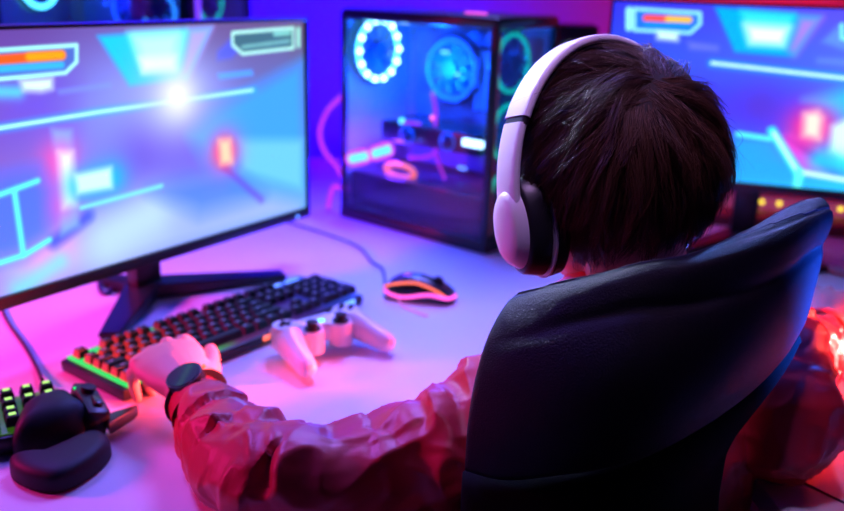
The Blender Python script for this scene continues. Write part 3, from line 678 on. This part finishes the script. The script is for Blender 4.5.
b = B(); tube(b, smooth_path([onz(395, 291, .7425), onz(402, 305, .7425), onz(416, 312, .7425), onz(428, 316, .7425)], 6), .0014, 6); 
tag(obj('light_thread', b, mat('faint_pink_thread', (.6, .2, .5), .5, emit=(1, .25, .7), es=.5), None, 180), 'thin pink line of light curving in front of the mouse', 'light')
# red cable and a small clip on the right of the desk
q = [onz(800, 259, .744), onz(815, 266, .744), onz(835, 273, .744), onz(860, 279, .744), onz(900, 290, .744)]
b = B(); tube(b, smooth_path(q, 6), .003, 8); tag(obj('audio_cable', b, M['redcable'], None, 180), 'dark red cable on the desk behind the chair\'s raised wing', 'cable')
b = B(); c0 = onz(812, 449, .745); tube(b, smooth_path([c0+Vector((-.006, -.004, 0)), c0+Vector((0, -.008, .002)), c0+Vector((.008, -.003, .002)), c0+Vector((.012, .004, 0)), c0+Vector((.016, .010, 0))], 5), .0028, 10)
tag(obj('cable_clip', b, M['chrome'], None, 180), 'small shiny metal hook lying on the desk near the right elbow', 'clip')

# ---------------------------------------------------------------- chair
def npv(L): return np.array([tuple(v) for v in L])
def resample(P, n):
    P = npv(P); d = np.r_[0, np.cumsum(np.linalg.norm(np.diff(P, axis=0), axis=1))]; t = np.linspace(0, d[-1], n)
    return np.stack([np.interp(t, d, P[:, i]) for i in range(3)], 1)
def coons(top, bot, left, right, nu, nv):
    """top/bot run left to right, left/right run top to bottom"""
    T, Bo, L, R_ = resample(top, nu), resample(bot, nu), resample(left, nv), resample(right, nv)
    u = np.linspace(0, 1, nu)[None, :, None]; v = np.linspace(0, 1, nv)[:, None, None]
    return (1-v)*T[None]+v*Bo[None]+(1-u)*L[:, None]+u*R_[:, None]-((1-u)*(1-v)*T[0]+u*(1-v)*T[-1]+(1-u)*v*Bo[0]+u*v*Bo[-1])
def shell(name, P, hf, mt, parent, front=.9):
    """thick cushion-edged shell around surface P (nv, nu, 3). hf(distance to edge, i, j arrays) -> half thickness"""
    nv, nu, _ = P.shape
    du = np.gradient(P, axis=1); dv = np.gradient(P, axis=0); N = np.cross(du, dv); N /= np.linalg.norm(N, axis=2, keepdims=True)+1e-12
    if N[..., 1].mean() > 0: N = -N           # towards the camera side (-y)
    edge = np.concatenate([P[0], P[-1], P[:, 0], P[:, -1]]); 
    def dist(A, E): return np.sqrt(((A[:, None]-E[None])**2).sum(2)).min(1)
    fl = P.reshape(-1, 3); d = dist(fl, edge).reshape(nv, nu); dtop = dist(fl, P[0]).reshape(nv, nu)
    h = hf(d, dtop)
    A = P+N*h[..., None]; Bk = P-N*(h*front)[..., None]
    V = np.concatenate([A.reshape(-1, 3), Bk.reshape(-1, 3)]); o2 = nv*nu; F_ = []
    i = np.arange(nu-1)[None, :]+np.arange(nv-1)[:, None]*nu
    q = np.stack([i, i+1, i+1+nu, i+nu], -1).reshape(-1, 4); F_ = q.tolist()+(q[:, ::-1]+o2).tolist()
    ring = list(range(nu))+[nu-1+k*nu for k in range(1, nv)]+[(nv-1)*nu+k for k in range(nu-2, -1, -1)]+[k*nu for k in range(nv-2, 0, -1)]
    for a, b in zip(ring, ring[1:]+ring[:1]): F_.append([a, b, b+o2, a+o2])
    o = npmesh(name, V, F_, mt, parent); bm = B(); bm.from_mesh(o.data); bmesh.ops.recalc_face_normals(bm, faces=bm.faces); bm.to_mesh(o.data); bm.free()
    return o, A, N
chair = thing('gaming_chair', 'black leatherette swivel chair with winged backrest, seen from behind in the foreground', 'chair', (.21, .78, 0))
Toff = Vector((-.21, -.78, 0))
A3 = lambda L: [at(*p)+Toff for p in L]
topc = smooth_path(A3([(524, 305, .668), (546, 295, .658), (578, 285, .65), (618, 276, .645), (660, 265, .645), (700, 253, .66), (740, 234, .685), (778, 212, .725), (803, 200, .765), (821, 197, .785)]), 5)
leftc = smooth_path(A3([(524, 305, .668), (506, 317, .66), (490, 342, .65), (478, 379, .64), (470, 425, .63), (466, 470, .625)]), 5)
rightc = smooth_path(A3([(821, 197, .785), (821, 212, .782), (816, 243, .772), (806, 276, .762), (797, 305, .752), (792, 325, .745)]), 5)
botc = smooth_path(A3([(464, 470, .625), (505, 478, .605), (565, 468, .59), (625, 450, .59), (683, 420, .61), (733, 388, .65), (770, 357, .70), (797, 325, .745)]), 5)
P = coons(topc, botc, leftc, rightc, 110, 90)
vv = np.linspace(0, 1, 90)[:, None]; uu = np.linspace(0, 1, 110)[None, :]
P[..., 1] -= .035*np.sin(PI*uu)*np.sin(PI*np.clip(vv, 0, 1))**.8 
def hf(d, dt):
    wid = .030
    edge = np.sqrt(np.clip(1-(1-np.clip(d/.014, 0, 1))**2, 0, 1))*.014
    roll = .0085*np.exp(-((dt-.020)/.013)**2) - .004*np.exp(-((dt-.043)/.005)**2) + .004*np.clip((dt-.05)/.05, 0, 1)
    sm = np.clip(np.linspace(0, 1, dt.shape[1])[None, :]/.35, 0, 1); roll = roll*(sm*sm*(3-2*sm)) + .003*(1-sm); s2 = np.clip((1-np.linspace(0, 1, dt.shape[1])[None, :])/.15, 0, 1); roll = roll*(.45+.55*s2)
    seamg = -.0022*np.exp(-((dt-.011)/.0012)**2)
    return edge*(.55)+ (roll+seamg+.004)*np.clip(d/.010, 0, 1)
bk, Asurf, Nsurf = shell('backrest', P, hf, M['leather'], chair)
# stitching along the rolled edge
st = B()
row = 0
pts = []
for j in range(4, 106):
    k = np.argmin(np.abs(np.linalg.norm(P[:, j]-P[0, j], axis=1)-.011)); pts.append(Vector(Asurf[k, j]))
tube(st, pts, .0007, 6); obj('stitching', st, M['thread'], bk, 180)
# lower panel
top2 = [p+Vector((0, .012, 0)) for p in botc]
left2 = smooth_path(A3([(465, 470, .637), (463, 520, .64), (466, 640, .66), (475, 860, .70)]), 5)
right2 = smooth_path(A3([(797, 325, .757), (789, 338, .75), (768, 364, .735), (738, 400, .72), (721, 432, .705), (713, 470, .69), (708, 515, .68), (704, 640, .68), (692, 860, .70)]), 5)
bot2 = [left2[-1], (left2[-1]+right2[-1])/2+Vector((0, -.03, 0)), right2[-1]]
P2 = coons(top2, bot2, left2, right2, 60, 80)
uu2 = np.linspace(0, 1, 60)[None, :]; P2[..., 1] -= .02*np.sin(PI*uu2)*np.linspace(0, 1, 80)[:, None]
shell('lower_back_panel', P2, lambda d, dt: .004+.012*np.sqrt(np.clip(1-(1-np.clip(d/.02, 0, 1))**2, 0, 1)), M['fabric'], chair)
sd = Euler((0, 0, .30)).to_matrix()
b = B(); box(b, (.0, .06, .43), (.44, .44, .09), .035, R=sd, seg=4); obj('seat', b, M['leather'], chair, 60)
b = B(); cyl(b, (0, .02, .16), (0, .02, .39), .025); obj('gas_lift', b, M['steel'], chair, 50)
b = B(); cyl(b, (0, .02, .10), (0, .02, .17), .035)
for k in range(5):
    a = 2*PI*k/5+.2; tube(b, [(0, .02, .135), (math.cos(a)*.30, .02+math.sin(a)*.30, .085)], [.024, .014], 10)
obj('wheel_base', b, M['black'], chair, 50)
for k in range(5):
    a = 2*PI*k/5+.2; c_ = Vector((math.cos(a)*.30, .02+math.sin(a)*.30, .03)); n_ = Vector((-math.sin(a), math.cos(a), 0))
    b = B(); cyl(b, c_-n_*.022, c_-n_*.006, .03); cyl(b, c_+n_*.006, c_+n_*.022, .03); cyl(b, c_+Vector((0, 0, .01)), c_+Vector((0, 0, .06)), .006); obj('caster', b, M['rubber'], chair, 50)
b = B(); tube(b, smooth_path([(.0, .02, .385), (.03, -.12, .37), (.03, -.185, .42), (.03, -.16, .60)], 5), .022, 10, ry=.012); obj('back_bracket', b, M['steel'], chair, 60)

# ---------------------------------------------------------------- person
Hc = at(608, 181, .82)
psi, pit, rol = math.radians(27), math.radians(14), math.radians(-3)
HR = Matrix.Rotation(psi, 3, 'Z') @ Matrix.Rotation(-pit, 3, 'X') @ Matrix.Rotation(rol, 3, 'Y')
def Hp(x, y, z): return Hc + HR @ Vector((x, y, z))
def hsph(bm, c, r):
    bmesh.ops.create_uvsphere(bm, u_segments=24, v_segments=16, radius=1, matrix=Matrix.Translation(Hp(*c)) @ HR.to_4x4() @ Matrix.Diagonal((*r, 1)))
lat = Vector((.87, .49, 0)).normalized()
body = B()
hsph(body, (0, -.010, .028), (.073, .092, .086)); hsph(body, (0, .030, -.010), (.066, .058, .070)); hsph(body, (0, .040, -.050), (.050, .048, .050)); hsph(body, (0, .070, -.082), (.022, .020, .020))
for s_ in (-1, 1):
    hsph(body, (s_*.034, .066, -.022), (.024, .022, .022)); hsph(body, (s_*.074, -.004, -.012), (.008, .017, .030)); hsph(body, (s_*.070, .0, -.028), (.006, .009, .012))
    hsph(body, (s_*.028, .083, .022), (.022, .010, .008))
    hsph(body, (s_*.010, .098, -.032), (.009, .009, .007))
tube(body, [Hp(0, .080, .020), Hp(0, .094, .0), Hp(0, .104, -.020), Hp(0, .106, -.030), Hp(0, .09, -.036)], [.007, .008, .010, .011, .006], 12)
hsph(body, (0, .085, -.056), (.022, .008, .0055)); hsph(body, (0, .083, -.066), (.019, .009, .006))
neck0 = Vector((.228, .830, .885))
limb(body, [neck0+Vector((0, 0, -.04)), neck0+Vector((-.003, 0, .04)), Hp(0, -.028, -.045), Hp(0, -.02, -.01)], [.062, .052, .049, .05], 20, 5)
spine = [Vector((.235, .79, .52)), Vector((.235, .80, .64)), Vector((.23, .815, .76)), Vector((.228, .825, .85))]
limb(body, spine, [.135, .115, .130, .125], 28, 5, ratio=.66, upv=lat)
SL, SR = Vector((.118, .772, .872)), Vector((.362, .895, .862))
EL, WL = Vector((-.115, .680, .792)), Vector((-.250, .850, .796))
ER, WR = Vector((.380, .812, .797)), Vector((.572, 1.120, .792))
limb(body, [SL, Vector((.050, .724, .822)), Vector((-.040, .701, .800)), EL], [.046, .040, .038, .035], 16, 5); limb(body, [EL, (EL*.6+WL*.4), WL], [.036, .034, .024], 16, 5, ratio=1)
limb(body, [SR, Vector((.382, .872, .845)), ER], [.046, .040, .035], 16, 5); limb(body, [ER, (ER*.6+WR*.4), WR], [.036, .034, .024], 16, 5)
hipL, hipR = Vector((.165, .765, .535)), Vector((.300, .835, .535))
kneeL, kneeR = Vector((.06, 1.17, .560)), Vector((.30, 1.25, .560)); ankL, ankR = Vector((.05, 1.20, .11)), Vector((.31, 1.28, .11))
for h_, k_, a_ in ((hipL, kneeL, ankL), (hipR, kneeR, ankR)):
    limb(body, [h_, (h_+k_)/2, k_], [.078, .068, .052], 18, 5); limb(body, [k_, k_*.6+a_*.4, a_], [.052, .050, .034], 18, 5)
    limb(body, [a_+Vector((0, -.03, -.06)), a_+Vector((-.01, .06, -.07)), a_+Vector((-.02, .15, -.08))], [.036, .036, .028], 16, 4)
def hand(bm, W, f, n, s_, curls, spread=.10, sc=1., thumb=(.55, .35)):
    """W wrist, f along the hand, n out of the back of the hand, s_ towards the thumb"""
    f = f.normalized(); s_ = (s_-f*s_.dot(f)).normalized(); n2 = f.cross(s_); n = n2 if n2.dot(n) > 0 else -n2
    Q = lambda a, b_, c: W+(f*a+s_*b_+n*c)*sc
    prof = [(-.010, .024, .019), (.012, .026, .0175), (.035, .034, .016), (.060, .040, .015), (.082, .040, .012), (.090, .036, .009)]
    rs = []
    for a, w_, h_ in prof: rs.append([Q(a, math.cos(t)*w_, math.sin(t)*h_+.002) for t in [2*PI*k/24 for k in range(24)]])
    rings(bm, rs)
    base = [(.026, .086, (.040, .024, .020), .0085), (.009, .091, (.044, .028, .021), .0088), (-.010, .087, (.040, .026, .020), .0083), (-.028, .078, (.031, .019, .018), .0072)]
    for i, (off, fb, ph, r_) in enumerate(base):
        a = off/.028*spread; d0 = f*math.cos(a)+s_*math.sin(a); p = Q(fb-.022, off, .001); pts = [p]; p = Q(fb, off*1.05, .002); pts.append(p)
        ang = 0; tips = []
        for L, c in zip(ph, curls[i]):
            ang += c; d = d0*math.cos(ang)-n*math.sin(ang)
            pts.append(p+d*L*sc*.5); p = p+d*L*sc; pts.append(p)
        rr = [r_*1.05, r_*1.12, r_*.95, r_*1.02, r_*.88, r_*.92, r_*.82, r_*.74]
        tube(bm, pts, [x*sc for x in rr], 12); 
        bmesh.ops.create_uvsphere(bm, u_segments=12, v_segments=8, radius=rr[-1]*sc*1.02, matrix=Matrix.Translation(pts[-1]))
        # knuckle
        bmesh.ops.create_uvsphere(bm, u_segments=12, v_segments=8, radius=r_*sc*1.18, matrix=Matrix.Translation(Q(fb, off*1.05, .003)))
    td = (f*math.cos(thumb[0])+s_*math.sin(thumb[0])-n*thumb[1]).normalized(); t0 = Q(.018, .022, -.004); t1 = t0+td*.040*sc
    td2 = (td+f*.35).normalized(); t2 = t1+td2*.030*sc; t3 = t2+(td2+f*.2).normalized()*.022*sc
    tube(bm, [t0, t1, (t1+t2)/2, t2, t3], [.016*sc, .0115*sc, .0098*sc, .0102*sc, .0082*sc], 12)
    bmesh.ops.create_uvsphere(bm, u_segments=12, v_segments=8, radius=.0083*sc, matrix=Matrix.Translation(t3))
R_ = math.radians
fL = (Vector((-.320, .940, .796))-WL); fL.z = .020
thumbL = Vector((fL.y, -fL.x, 0)).normalized()
hand(body, WL, fL, Vector((.0, -.05, 1)), thumbL+Vector((0, 0, .15)), [(R_(36), R_(36), R_(22)), (R_(38), R_(38), R_(22)), (R_(46), R_(38), R_(20)), (R_(50), R_(34), R_(14))], .20, 1.05)
fR = Vector((.052, .085, .026)); thR = Vector((-fR.y, fR.x, 0)).normalized()
hand(body, WR, fR, Vector((0, 0, 1)), thR, [(R_(30), R_(28), R_(16))]*2+[(R_(34), R_(30), R_(18))]*2, .12, .95)
me = remeshed(body, .0022, 4, 'person'); me.materials.append(M['skin'])
base = Vector((.23, .80, 0)); me.transform(Matrix.Translation(-base))
person = bpy.data.objects.new('person', me); COL.objects.link(person); person.location = base
tag(person, 'person in red jacket with short dark hair, back turned, left hand on the keyboard', 'person')
def child(name, bm_or_mesh, mt, smooth=180):
    if isinstance(bm_or_mesh, bpy.types.Mesh):
        o = bpy.data.objects.new(name, bm_or_mesh); bm_or_mesh.materials.append(mt); COL.objects.link(o); o.parent = person
    else: o = obj(name, bm_or_mesh, mt, person, smooth)
    o.data.transform(Matrix.Translation(-base)); return o
for s_ in (-1, 1):
    b = B(); sph(b, Hp(s_*.030, .079, .006), .0125, seg=20); child('eye', b, M['eye'])
    b = B(); q = Hp(s_*.030, .079, .006); dr = HR @ Vector((0, 1, -.15)); sph(b, q+dr.normalized()*.0085, .0058, seg=16); child('iris', b, M['iris'])
    b = B(); tube(b, smooth_path([Hp(s_*.012, .096, .026), Hp(s_*.030, .095, .031), Hp(s_*.048, .082, .026)], 4), .0022, 6); child('eyebrow', b, M['lash'])
b = B(); tube(b, smooth_path([Hp(-.019, .088, -.060), Hp(0, .0955, -.060), Hp(.019, .088, -.060)], 4), .0028, 8); child('lips', b, M['lip'])

# jacket
jk = B()
limb(jk, [s+Vector((0, 0, .0)) for s in spine], [.165, .150, .158, .142], 32, 6, ratio=.70, upv=lat)
limb(jk, [SL, (SL+SR)/2+Vector((0, 0, .012)), SR], [.058, .062, .058], 20, 6)
sl = [SL, Vector((.050, .722, .824)), Vector((-.035, .700, .795)), EL+Vector((.005, 0, .0)), Vector((-.172, .733, .790)), Vector((-.210, .785, .788)), Vector((-.230, .816, .790))]
limb(jk, sl, [.056, .058, .056, .056, .050, .042, .031], 24, 6)
srr = [SR, Vector((.382, .872, .87)), ER+Vector((.0, -.012, .010)), Vector((.412, .885, .806)), Vector((.480, .985, .802)), Vector((.532, 1.050, .796)), Vector((.553, 1.086, .793))]
limb(jk, srr, [.062, .066, .064, .058, .050, .034, .026], 24, 6)
tube(jk, [neck0+Vector((0, 0, -.02)), neck0+Vector((-.002, 0, .015)), neck0+Vector((-.004, 0, .034))], [.095, .074, .066], 24)
mj = remeshed(jk, .0036, 3, 'jacket')
n = len(mj.vertices); co = np.empty(n*3, np.float32); mj.vertices.foreach_get('co', co); co = co.reshape(-1, 3); nn = np.empty(n*3, np.float32); mj.vertices.foreach_get('normal', nn); nn = nn.reshape(-1, 3)
def axis_t(p, path):   # nearest centre-line direction
    best = None
    for a, b_ in zip(path, path[1:]):
        d = b_-a; t = max(0, min(1, (p-a).dot(d)/d.length_squared)); q = a+d*t; L = (p-q).length
        if best is None or L < best[0]: best = (L, d.normalized(), q)
    return best
out = co.copy()
for i in range(n):
    p = Vector(co[i])
    L1 = axis_t(p, sl); L2 = axis_t(p, srr); bb = L1 if L1[0] < L2[0] else L2
    amp = (1. if L1[0] < L2[0] else .8) if bb[0] < .085 else .5
    ax_ = bb[1]; al = p.dot(ax_)
    # stretch the noise so that folds run around and diagonally to the arm
    q = p*13 + ax_*(al*16)
    w = noise.noise_vector(p*7)*.6
    r1 = min(1, abs(noise.noise(p*8+ax_*(al*9)+w)*2.4)); r2 = 1-min(1, abs(noise.noise(p*15+Vector((3, 7, 1))+w*1.5)*2.6)); r4 = 1-min(1, abs(noise.noise(p*30+Vector((9, 2, 5))+w*2)*3))
    dd = (.0095*(r1-.5)+.0060*(r2**2-.3)+.0022*(r4**2-.3))*amp
    out[i] = co[i]+nn[i]*dd
mj.vertices.foreach_set('co', out.ravel()); mj.update()
jacket = child('jacket', mj, M['jacket'])
for (a, b_) in ((sl[-1], WL), (srr[-1], WR)):
    d = (b_-a).normalized(); c0 = b_-d*.042; cf = B(); prof = []
    for k in range(9):
        t = k/8; prof.append((c0+d*(t*.032), .0335-.0045*t+.0012*math.cos(k*PI)))
    prof.append((c0+d*.032, .0265)); prof.append((c0+d*.012, .026))
    tube(cf, [p for p, r in prof], [r for p, r in prof], 28, cap=False); child('cuff', cf, M['cuff'])
tr = B()
for h_, k_, a_ in ((hipL, kneeL, ankL), (hipR, kneeR, ankR)):
    limb(tr, [h_, (h_+k_)/2, k_], [.088, .078, .064], 18, 5); limb(tr, [k_, k_*.6+a_*.4, a_+Vector((0, 0, .03))], [.064, .060, .050], 18, 5)
limb(tr, [spine[0]+Vector((0, 0, -.005)), spine[0]+Vector((0, 0, .05))], [.135, .13], 24, 4, ratio=.8, upv=lat)
mt2 = remeshed(tr, .006, 3, 'trousers'); child('trousers', mt2, M['trousers'])
for a_ in (ankL, ankR):
    b = B(); limb(b, [a_+Vector((0, -.035, -.062)), a_+Vector((-.01, .06, -.066)), a_+Vector((-.022, .16, -.074))], [.044, .044, .034], 18, 5); child('shoe', b, M['rubber'])

# hair ------------------------------------------------------
EC = np.array([0, -.012, .024]); ER3 = np.array([.088, .105, .097])
Wd = np.array([-.10, -.76, .64]); Wd /= np.linalg.norm(Wd)
cap = B(); bmesh.ops.create_icosphere(cap, subdivisions=5, radius=1)
for v in cap.verts:
    d = np.array(v.co); k = 1.0
    if d[1] > .30 and d[2] < .42: k = .80
    if d[2] < -.72: k = .80
    if d[2] < -.1 and d[1] < .1: k *= 1.0
    v.co = Hp(*(EC+d*ER3*k))
cap_o = child('hair', cap, M['scalp'])
def unit(a): return a/np.linalg.norm(a, axis=-1, keepdims=True)
NG = 620; NP = 10
g = unit(rng.normal(size=(NG*3, 3)))
ok = ~((g[:, 1] > .34) & (g[:, 2] < .40)) & (g[:, 2] > -.88); g = g[ok][:NG]; NG = len(g)
tang0 = rng.normal(size=(NG, 3))
glen = np.where(g[:, 2] < -.25, .052, .068)*(.75+.5*rng.rand(NG)); lift = (.004+.011*rng.rand(NG)**1.3)*np.where(g[:, 2] > .3, .75, 1.15)
pts = np.zeros((NG, NP, 3)); p = EC+g*ER3; pts[:, 0] = p; side = rng.normal(size=NG)*.28
for k in range(1, NP):
    d = unit((p-EC)/ER3); nrm = unit(d/ER3)
    away = d-Wd; away -= nrm*(away*nrm).sum(1, keepdims=True); away = unit(away+1e-6)
    swirl = np.cross(nrm, away); prox = np.exp(-np.linalg.norm(d-Wd, axis=1)/.45)
    fl_ = unit(away + swirl*(side+prox*.9)[:, None] + np.array([0, .03, -.42])*(.35+.5*k/NP))
    fl_ -= nrm*(fl_*nrm).sum(1, keepdims=True)*.9
    fl_ = unit(fl_)
    p = p+fl_*(glen/(NP-1))[:, None]
    s_ = np.linalg.norm((p-EC)/ER3, axis=1); tgt = 1+lift*(1-(1-k/(NP-1))**2.0)/.095
    low = p[:, 2] < -.045
    f_ = np.where(s_ < tgt, tgt/s_, np.where(low, 1., 1+(tgt/s_-1)*.6)); p = EC+(p-EC)*f_[:, None]
    pts[:, k] = p
def strands(NS, frizz, rad, extra=0., seed=3, sel=None):
    r2 = np.random.RandomState(seed); d = unit(r2.normal(size=(NS*3, 3)))
    okk = ~((d[:, 1] > .32) & (d[:, 2] < .38)) & (d[:, 2] > -.90)
    if sel is not None: okk &= sel(d)
    d = d[okk][:NS]; ns = len(d)
    root = EC+d*ER3; D2 = ((root[:, None]-pts[None, :, 0])**2).sum(2)
    near_ = np.argsort(D2, axis=1)[:, :2]; pick = np.where(r2.rand(ns) < .8, near_[:, 0], near_[:, 1]); G = pts[pick]
    t = np.linspace(0, 1, NP)[None, :, None]
    off = (root-G[:, 0])[:, None]; out_ = G+off*(1-.55*t**.8)
    outdir = unit((out_-EC)/ER3)
    out_ += outdir*(t**1.5)*((r2.rand(ns)*.007-.002+extra*r2.rand(ns))[:, None, None])
    out_ += (r2.normal(size=(ns, 1, 3))*frizz*t + r2.normal(size=(ns, 1, 3))*frizz*.6*np.sin(t*5))
    cut_ = .6+.4*r2.rand(ns); tt = np.linspace(0, 1, NP)
    # shorten by resampling
    res = np.empty_like(out_)
    for a in range(3):
        for i_ in range(ns): res[i_, :, a] = np.interp(tt*cut_[i_], tt, out_[i_, :, a])
    tg = np.gradient(res, axis=1); tg = unit(tg+1e-9); rf = unit(res-EC); A_ = unit(np.cross(tg, rf)); B_ = np.cross(tg, A_)
    rr = rad*(1-.8*tt**1.5)[None, :, None]
    vs = [res+rr*(A_*math.cos(a)+B_*math.sin(a)) for a in (0, 2*PI/3, 4*PI/3)]
    V = np.stack(vs, 2); Hm = np.array(HR); V = V.reshape(-1, 3) @ Hm.T + np.array(Hc)
    idx = (np.arange(ns)[:, None]*NP+np.arange(NP-1)[None, :])*3; F_ = []
    for a in range(3):
        b_ = (a+1) % 3; F_.append(np.stack([idx+a, idx+b_, idx+3+b_, idx+3+a], -1).reshape(-1, 4))
    return V, np.concatenate(F_)
hV, hF = strands(15000, .0018, .00034)
hV2, hF2 = strands(420, .005, .00020, .012, 9)
hV3, hF3 = strands(140, .012, .00022, .018, 11, sel=lambda d: (d[:, 0] > .55) & (d[:, 1] < -.1) & (d[:, 2] < .4))
V = np.concatenate([hV, hV2, hV3]); F_ = np.concatenate([hF, hF2+len(hV), hF3+len(hV)+len(hV2)])
o = npmesh('hair_strands', V-np.array(base), F_, M['hair'], person)

# ---------------------------------------------------------------- headset
hs = thing('headset', 'white over-ear headset worn on the person\'s head, left ear cup showing', 'headset', Hc.to_tuple())
def hs_obj(name, bm, mt, parent=hs, smooth=60): 
    o = obj(name, bm, mt, parent, smooth); o.data.transform(Matrix.Translation(-Hc)); return o
def band_pts(a0, a1, ra, rt_, n=40, y0=.004, zc=-.012, lean=.0):
    out = []
    for k in range(n):
        a = a0+(a1-a0)*k/(n-1); x = -math.cos(a); z = math.sin(a)
        out.append(Hp(x*ra, y0+lean*max(0, z), zc+z*rt_))
    return out
yax = HR @ Vector((0, 1, 0))
def band(name, a0, a1, ra, rt_, w, th, mt, parent=hs, n=40):
    b = B(); pts_ = band_pts(a0, a1, ra, rt_, n); rs = []
    for p_, (t_, N_, B_) in zip(pts_, frames(pts_, upv=yax)):
        r_ = []
        for k in range(16):
            c_, s2_ = math.cos(2*PI*k/16), math.sin(2*PI*k/16)
            r_.append(p_+N_*(math.copysign(abs(c_)**.5, c_)*w/2)+B_*(math.copysign(abs(s2_)**.6, s2_)*th/2))
        rs.append(r_)
    rings(b, rs); return hs_obj(name, b, mt, parent)
band('headband', R_(34), R_(146), .113, .148, .038, .010, M['band'])
band('headband_pad', R_(40), R_(140), .107, .142, .034, .007, M['cush'])
for sx, (a, b2, c) in ((-1, (R_(-4), R_(31.5), 0)), (1, (R_(148.5), R_(184), 0))):
    band('arm', a, b2, .1135, .148, .034, .009, M['band'])
    band('hinge_joint', R_(31) if sx < 0 else R_(146), R_(34) if sx < 0 else R_(149), .1125, .147, .035, .009, M['black'], n=6)
def disc(name, x0, x1, r0, r1, mt, sx, zc=-.030, inset=None, yc=.004):
    b = B(); rs = []
    N_ = 36; prof = [(x0, r0*.90), (x0+(x1-x0)*.12, r0), (x0+(x1-x0)*.85, r1), (x1, r1*.90), (x1+(.0015 if x1 > x0 else -.0015), r1*.6)]
    for x, r_ in prof: rs.append([Hp(sx*x, yc+math.cos(2*PI*k/N_)*r_*.68, zc+math.sin(2*PI*k/N_)*r_*1.10) for k in range(N_)])
    rings(b, rs); return hs_obj(name, b, mt)
for sx in (-1, 1):
    disc('ear_pad', .068, .084, .046, .047, M['cush'], sx)
    disc('ear_cup_rim', .0835, .0865, .0475, .0475, M['band'], sx)
    disc('ear_cup', .0865, .110, .045, .041, M['black'], sx)
    disc('ear_cup_shell', .108, .122, .036, .030, M['band'], sx)

# ---------------------------------------------------------------- watch and right hand's mouse
wd = (WL-EL).normalized(); wc = WL-wd*.006
ws = thing('smartwatch', 'round black smartwatch strapped on the person\'s left wrist', 'watch', wc.to_tuple())
def wobj(name, bm, mt, sm=60): o = obj(name, bm, mt, ws, sm); o.data.transform(Matrix.Translation(-wc)); return o
b = B(); vn = Vector((-.25, -.35, 1)); vn = (vn-wd*vn.dot(wd)).normalized(); vs_ = wd.cross(vn)
pts_ = [wc+vn*(math.cos(2*PI*k/32)*.0225)+vs_*(math.sin(2*PI*k/32)*.0275) for k in range(32)]
tube(b, pts_, .0022, 8, closed=True, ry=.011, upv=None); wobj('strap', b, M['rubber'])
b = B(); cyl(b, wc+vn*.021, wc+vn*.031, .0215, .0205, 36); wobj('watch_case', b, M['satin'])
b = B(); cyl(b, wc+vn*.0308, wc+vn*.0320, .0190, .0185, 36); wobj('watch_face', b, M['dial'])
b = B(); cyl(b, wc+vn*.026+vs_*.020, wc+vn*.026+vs_*.025, .0025, seg=12); wobj('crown', b, M['orange'])
b = B(); tube(b, [wc-vn*.024-wd*.004+vs_*.016, wc-vn*.026-wd*.012+vs_*.024, wc-vn*.022-wd*.015+vs_*.032], .0022, 8, ry=.007); wobj('strap_end', b, M['rubber'])
mo = WR+fR.normalized()*.065
mouse('dark mouse under the person\'s right hand at the right edge', (mo.x, mo.y, .74), math.atan2(fR.y, fR.x), 2)

# ---------------------------------------------------------------- light
def area(name, loc, target, size, col, e, sy=None, spread=180):
    l = bpy.data.lights.new(name, 'AREA'); l.shape = 'RECTANGLE'; l.size = size; l.size_y = sy or size; l.color = col; l.energy = e; l.spread = math.radians(spread)
    o = bpy.data.objects.new(name, l); COL.objects.link(o); o.location = loc
    o.rotation_euler = (Vector(target)-Vector(loc)).to_track_quat('-Z', 'Y').to_euler(); return o
def point(name, loc, col, e, r=.02):
    l = bpy.data.lights.new(name, 'POINT'); l.color = col; l.energy = e; l.shadow_soft_size = r
    o = bpy.data.objects.new(name, l); COL.objects.link(o); o.location = loc; return o
area('red_lamp', (-1.6, .90, 1.30), (-.68, 1.12, .76), .2, (1, .02, .30), 4.5, spread=58)
area('desk_lamp', (.05, 2.0, 2.1), (.02, 1.1, .74), .5, (.21, .19, 1), 7.2, spread=75)
area('ceiling_lamp', (-1.0, 1.6, 2.2), (-.1, .95, .80), .4, (.22, .12, 1), 3.5, spread=60)
area('head_spot', (.05, .50, 2.45), (.20, .80, 1.05), .25, (.62, .34, .90), .30, spread=18)
area('rim_spot', (.95, 2.15, 1.95), (.27, .88, 1.02), .15, (.16, .28, 1), .5, spread=13)  # lamp added to give hair and chair a bright edge
area('cool_rim_spot', (-.75, 2.1, 2.0), (.10, .80, 1.10), .15, (.6, .7, 1), .4, spread=12)  # lamp added in place of the tower's light on the hair tips
area('blue_wall_lamp', (-.75, 2.0, 2.40), (-.70, 2.55, 1.1), .4, (.01, .0, 1), 60, spread=85)
area('red_wall_lamp', (1.3, 2.2, 2.30), (.95, 2.55, 1.25), .3, (1, .01, .02), 6, spread=70)
area('blue_side_lamp', (1.25, .20, .92), (.355, .75, .965), .08, (.01, .11, 1), 1.6, spread=8)
area('red_side_lamp', (2.2, 1.30, 1.02), (.50, 1.0, .84), .12, (1, .06, .05), 4.2, spread=9)
tl = point('tower_lamp', (tw.matrix_basis @ Vector((.06, .2, .33))), (.0, .12, 1), 12)
point('tower_lamp', (tw.matrix_basis @ Vector((.05, .30, .15))), (.15, .02, 1), 3.)
point('tower_lamp', (tw2.matrix_basis @ Vector((.10, .3, .45))), (.02, .05, 1), 1.5)

w = bpy.data.worlds.new('world'); S.world = w; w.use_nodes = True
w.node_tree.nodes['Background'].inputs[0].default_value = (.15, .05, .5, 1); w.node_tree.nodes['Background'].inputs[1].default_value = .03
vs = S.view_settings; S.display_settings.display_device = 'sRGB'; vs.view_transform = 'Standard'; vs.look = 'None'; vs.gamma = 1; vs.use_curve_mapping = False; vs.exposure = 0.0
